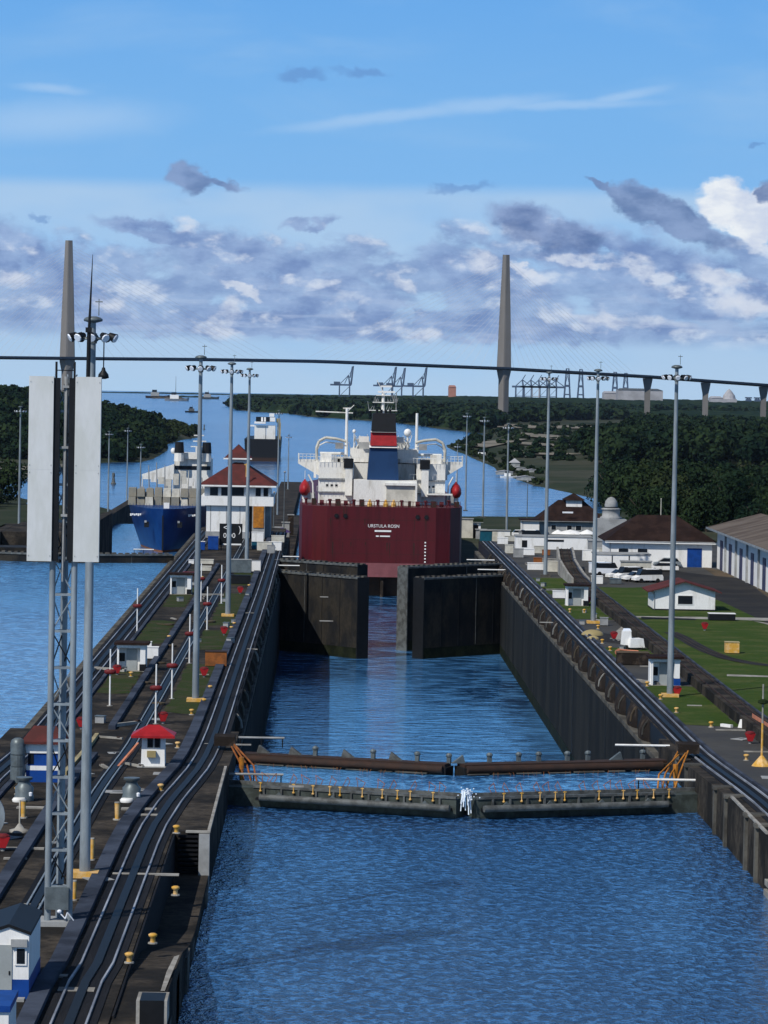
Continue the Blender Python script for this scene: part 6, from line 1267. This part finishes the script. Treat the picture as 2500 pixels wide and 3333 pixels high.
for nm, px, py, hh in LR:
    p = G(px, py) if py > 1335 or px != 296 else G(296, 1366); x, y, z = p; lb = 'thin post with red life ring box, '+nm
    if first is None:
        first = thing('life_ring_post', lb, 'post', tuple(p), 'thin posts with red life ring boxes'); MB().cyl((x,y,z), (x,y,z+hh), .075, .06, 8).build('post', M_WHITE, first); MB().lathe((x, y, z+hh*.56), [(.3,0),(.5,.08),(.5,.34),(.3,.42)], 14, .5).build('ring_box', M_DRED, first, True); MB().cyl((x,y,z), (x,y,z+.06), .25, .25, 10).build('foot', M_LIGHTC, first)
    else: dup(first, tuple(p), lb, 'thin posts with red life ring boxes')
p = G(56, 1770+54); x, y, z = p; t = thing('sign_stand', 'thin stand on a pale tripod foot left of the lattice mast', 'stand', (G(44,1800).x, G(44,1800).y, 1.2)); x, y, z = G(42, 1797); MB().cyl((x,y,z+.3), (x,y,z+1.9), .05, .05, 6).build('post', M_CREAM, t); MB().lathe((x,y,z), [(.6,0),(.6,.14),(.3,.2),(.08,.5)], 10).build('foot', M_LIGHTC, t, True)
x, y, z = G(126, 1956); t = thing('chain_post', 'thin pale post just left of the lattice mast leg', 'post', (x, y, z)); MB().cyl((x,y,z), (x,y,z+3.6), .07, .05, 6).build('post', M_LIGHTC, t); MB().lathe((x,y,z+2.0), [(.2,0),(.3,.1),(.1,.25)], 10).build('collar', M_DARK, t)
# right bank pieces
x, y, z = G(1645, 1655); t = thing('signal_stand', 'tall yellow stand with tripod foot at the right edge', 'stand', (x, y, z))
MB().cyl((x,y,z), (x,y,z+3.2), .09, .08, 8).build('post', M_YEL, t); MB().cyl((x,y,z+3.2), (x,y,z+6.1), .075, .06, 8).build('upper_post', M_LIGHTC, t); MB().lathe((x,y,z+4.6), [(.1,0),(.4,.1),(.35,.3),(.1,.4)], 10).build('lamp', M_LEAF2, t); MB().lathe((x,y,z), [(.75,0),(.72,.08),(.1,.8)], 8).build('foot', M_YEL, t)
a, c = G(1625, 1575), G(1700, 1625); t = thing('barrier_arm', 'faded coral barrier beam across the paving at the right edge', 'barrier', (a.x, a.y, a.z))
MB().add([(a.x,a.y,a.z+.7),(c.x,c.y,c.z+.7),(c.x,c.y,c.z+1.3),(a.x,a.y,a.z+1.3),(a.x,a.y+.4,a.z+.7),(c.x,c.y+.4,c.z+.7),(c.x,c.y+.4,c.z+1.3),(a.x,a.y+.4,a.z+1.3)], [(0,1,2,3),(7,6,5,4),(0,4,5,1),(3,2,6,7),(0,3,7,4),(1,5,6,2)]).build('beam', M_PINK, t); MB().cbox((a.x, a.y+.2, a.z+.4), (.3,.3,.8)).build('stand', M_WHITE, t)
x, y, z = G(1612, 1572); t = thing('end_block', 'bright white end block where the right return track embankment stops', 'block', (x, y, z)); MB().cbox((x+.2, y, z+.35), (1.6,.9,.7), -.5, .8).build('block', M_WHITE, t); MB().cbox((x-1.6, y+.4, z+.12), (1.2,.3,.24), -.9).build('strip', M_WHITE, t)
x, y, z = G(1365, 1404); t = thing('utility_cart', 'cart wrapped in white sheeting beside the dark paving on the right bank', 'cart', (x, y, z))
MB().cbox((x+.35, y+.7, z+.75), (1.7,1.6,.95), .3, .85).build('wrapped_body', M_WHITE, t); MB().cbox((x-.55, y+.9, z+1.25), (.95,1.2,1.5), .2, .8).build('wrapped_cab', M_WHITE, t); MB().cbox((x-.5, y+.9, z+2.1), (.8,.9,.3), .2, .7).build('top', M_LAMPG, t)
for a in (-.6, .9): MB().cyl((x+a, y+.1, z+.25), (x+a, y+.3, z+.25), .25, .25, 10).build('wheel', M_TYRE, t)
box_thing('equipment_box', 'rusty brown low tank with orange pipes beside the track on the right bank', 'tank', 1368, 1437, 3.2, 2.0, 1.3, M_FENDER, M_DIRT)
x, y, z = G(1352, 1432); t = thing('pipework', 'bent salmon pipes lying over the rusty low tank', 'pipe', (x, y, z)); MB().tube([(x-.9,y-.2,z+1.4),(x+.2,y-.3,z+1.3),(x+1.2,y-.3,z+1.25),(x+1.9,y-.3,z+.6)], .09, 6).build('pipe', M_PINK, t); MB().cyl((x-.9,y-.35,z+1.1),(x-.9,y-.15,z+1.1),.28,.28,12).build('flange', M_PINK, t)
box_thing('equipment_box', 'yellow cage box standing alone on the lawn at the right', 'cage', 1582, 1412, 1.45, 1.3, 1.25, M_YEL, M_TAN)
box_thing('cart', 'white shallow cart left of the hut with the red box', 'cart', 1215, 1293, 2.5, 1.3, 1.0, M_WHITE, M_WHITE)
box_thing('equipment_box', 'white platform table with dark underside beside the red roofed house', 'table', 1560, 1341, 3.2, 1.6, .9, M_DARK, M_WHITE)
box_thing('equipment_box', 'pale cabinet near the foot of the right bank lamp mast', 'cabinet', 1305, 1352, .9, .8, 1.0, M_GREYW)
for i, (px, py, s, lb) in enumerate(((1280, 1372, 1.3, 'big tan rounded mound beside the right bank lamp mast'), (1281, 1380, .7, 'small tan mound in front of the bigger one'))):
    x, y, z = G(px, py); t = thing('sand_mound', lb, 'mound', (x, y, z)); MB().ball((x, y, z), s, s*.9, s*.5, 12, 5, True).build('mound', M_TAN, t, True)
patch([(1320,1372),(1345,1352),(1362,1358),(1358,1378),(1335,1385)], M_LIGHTC, 'paving', .03); patch([(1270,1362),(1330,1372),(1345,1392),(1300,1385)], M_ASPH, 'paving', .02)
# pale machinery and loose kit around the lock ends
KIT = [(1519,872,-9.5,(3.0,2.4,4.6),M_CREAM,'cream machine cabinet on the lower right wall beside the red stern'),(1541,873,-9.5,(2.4,2,3.2),M_FENDER,'rusty drum housing beside the cream machine cabinet'),(1566,868,-9.5,(2.6,2.0,2.2),M_GREYW,'grey box on the lower right wall'),(1592,850,-9.5,(4.4,3,2.8),M_TEAL,'dark green container with white top near the first right lamp mast'),
       (1616,846,-9.5,(2.0,2,3.0),M_CREAM,'cream cabinet right of the dark green container'),(1640,836,-9.5,(3.0,2,3.4),M_WHITE,'white cabin near the shore right of the green container'),(930,860,-9.5,(1.8,2,3.4),M_GREYW,'grey cabinet on the lower centre wall left of the red ship'),(905,850,-9.5,(2.2,2,2.6),M_CREAM,'cream cabinet on the lower centre wall left of the red ship'),(946,872,-9.5,(1.4,2,4.8),M_FENDER,'tall brown cabinet against the red ship side')]
for px, Y, z, d, m_, lb in KIT:
    x = AT(px/1.507, 1150, Y).x; t = thing('machine_cabinet', lb, 'cabinet', (x, Y, z)); MB().cbox((x, Y, z+d[2]/2), d, 0, .96).build('body', m_, t); MB().cbox((x, Y, z+d[2]+.1), (d[0]+.3, d[1]+.3, .2)).build('lid', M_GREYW, t)
for px, Y, hh, lb in ((1716, 905, 13, 'thin pole in front of the water beside the annex, left one'), (1776, 905, 11, 'thin pole in front of the water beside the annex, right one'), (925, 800, 17, 'dark thin pole between control house and red ship, tallest'), (892, 780, 13, 'thin pole just right of the control house roof')):
    x = AT(px/1.507, 1100, Y).x; t = thing('pole', lb, 'pole', (x, Y, -9.5)); MB().cyl((x, Y, -9.5), (x, Y, -9.5+hh), .14, .08, 8).build('pole', M_TANK, t); MB().lathe((x, Y, -9.5+hh), [(.2,0),(.3,.2),(.1,.4)], 8).build('head', M_GREYW, t)
x = AT(610, 1125, 700).x; t = thing('parasol', 'violet parasol on the wall left of the red ship', 'parasol', (x, 700, -9.5)); MB().cyl((x,700,-9.5),(x,700,-1),.06,.06,6).build('pole', M_GREYW, t); MB().lathe((x,700,-1.6), [(1.7,0),(1.2,.4),(.1,.9)], 12).build('cloth', mat('violet_cloth', (.10,.07,.22), .8), t)
for i, (px, py, m_, lb) in enumerate(((594,1190,M_WHITE,'white box near the track end left of the gate'), (585,1196,M_GREYW,'grey box near the track end left of the gate'), (571,1190,M_CREAM,'cream crate by the white cabin'), (600,1172,M_CREAM,'cream stone block at the far end of the track'), (1100,1196,M_CREAM,'cream crate at the far end of the right track'), (1120,1205,M_GREYW,'grey crate beside the right track end'), (1158,1232,M_WHITE,'white barrow on the right bank behind the lamp mast'), (1195,1236,M_CREAM,'round cream tank lid beside the climbing ramp'), (1168,1218,M_RORG,'orange pump left of the climbing ramp'), (1180,1200,M_RORG,'rusty pipe stack right of the long low building'))):
    box_thing('crate', lb, 'crate', px, py, rnd.uniform(1.1, 2.6), 1.3, rnd.uniform(.8, 1.7), m_)

# ------------------------------------------------------------------ small loose kit on the lock decks
r2 = random.Random(21)
def kit(n_, zone, maker, label, cat, grp, name):
    fst = None
    for i in range(n_):
        x = r2.uniform(zone[0], zone[1]); y = r2.uniform(zone[2], zone[3]); z = zdeck(y)
        if fst is None: fst = thing(name, label, cat, (x, y, z), grp); maker(fst, x, y, z)
        else: dup(fst, (x, y, z), label, grp, r2.uniform(0, 6.28), (r2.uniform(.7, 1.3),)*3)
def k_valve(t, x, y, z): MB().cbox((x, y, z+.22), (.6, .5, .44)).build('box', M_GREYW, t); MB().cbox((x, y, z+.46), (.68, .58, .06)).build('lid', M_TANK, t)
def k_hose(t, x, y, z): MB().lathe((x, y, z+.01), [(.28, 0), (.55, .05), (.55, .16), (.28, .2)], 14).build('coil', M_DIRT, t); MB().cyl((x+.5, y, z+.06), (x+1.5, y+.6, z+.06), .05, .05, 6).build('tail', M_DIRT, t)
def k_plate(t, x, y, z): MB().cbox((x, y, z+.035), (1.1, 1.4, .05)).build('plate', M_GREYW, t); MB().cbox((x, y, z+.065), (.12, .6, .02)).build('grip', M_DARK, t)
def k_beam(t, x, y, z): MB().cbox((x, y, z+.12), (.24, 3.2, .22)).build('beam', M_LIGHTC, t); MB().cbox((x, y-1.2, z+.25), (.34, .3, .1)).build('strap', M_RUST, t)
kit(9, (-13.2, -9.6, 300, 520), k_valve, 'small grey valve box on the right half of the centre wall beyond the booth', 'valve box', 'grey valve boxes on the centre wall', 'valve_box')
kit(8, (-20.3, -17.3, 230, 520), k_valve, 'small grey valve box on the left half of the centre wall', 'valve box', 'grey valve boxes left of the gutter', 'valve_box')
kit(7, (-20.3, -12.2, 240, 420), k_hose, 'coil of brown hose lying on the centre wall', 'hose', 'brown hose coils', 'hose_coil')
kit(12, (-20.5, -10.6, 170, 300), k_plate, 'flat grey cover plate on the dark deck of the centre wall', 'cover plate', 'flat grey cover plates', 'cover_plate')
kit(8, (-20.5, -12.4, 215, 500), k_beam, 'pale timber beam lying along the centre wall deck', 'beam', 'pale timber beams', 'timber_beam')
kit(8, (30.7, 34.6, 300, 560), k_valve, 'small grey valve box between the tracks on the right bank', 'valve box', 'grey valve boxes on the right bank', 'valve_box')
kit(6, (30.7, 34.4, 320, 560), k_beam, 'pale timber beam lying between the tracks on the right bank', 'beam', 'pale timber beams on the right bank', 'timber_beam')
kit(7, (31.0, 43.0, 215, 292), k_plate, 'flat grey cover plate on the dark paving of the right bank', 'cover plate', 'flat grey cover plates of the right bank', 'cover_plate')
for i, (px, py, w_, h_, m_, lb) in enumerate(((1086,1176,1.8,1.2,M_WHITE,'white kit box at the far right track end, first of the cluster'),(1105,1170,2.4,1.0,M_CREAM,'long cream kit box in the cluster beyond the right track end'),(1130,1168,1.5,1.6,M_GREYW,'tall grey kit box in the cluster beyond the right track end'),(1140,1200,2.2,1.1,M_WHITE,'low white skip before the long low building'),(1166,1196,1.8,1.3,M_CREAM,'cream box before the long low building'),(1190,1222,2.6,1.1,M_LIGHTC,'pale concrete trough beside the ramp'),(1290,1262,1.6,1.2,M_WHITE,'white box at the foot of the ramp beside the road'),(1330,1262,1.6,.8,M_TANK,'low grey box beside the first parked car'),(1276,1212,2.6,1.8,M_WHITE,'white container between ramp and store'),(1288,1238,2.2,1.6,M_LAMPG,'pale blue tank box before the store'),(1300,1205,3.0,1.6,M_CREAM,'cream container left of the big brown hipped roof'))):
    box_thing('kit_box', lb, 'box', px, py, w_, 1.4, h_, m_)

# ------------------------------------------------------------------ haze
hz = struct(MB().box(-9000, 9000, -400, 14500, ZS-1.2, 260), 'haze', M_DARK, 'stuff', 'thin bluish sea haze over the inlet', 'haze')
hm = bpy.data.materials.new('haze_air'); hm.use_nodes = True; hn = hm.node_tree; hn.nodes.clear()
pv = hn.nodes.new('ShaderNodeVolumePrincipled'); pv.inputs['Color'].default_value = (0.62, 0.78, 1.0, 1); pv.inputs['Density'].default_value = 0.9e-5; pv.inputs['Anisotropy'].default_value = 0.2
ho = hn.nodes.new('ShaderNodeOutputMaterial'); hn.links.new(pv.outputs[0], ho.inputs['Volume']); hz.data.materials.clear(); hz.data.materials.append(hm)
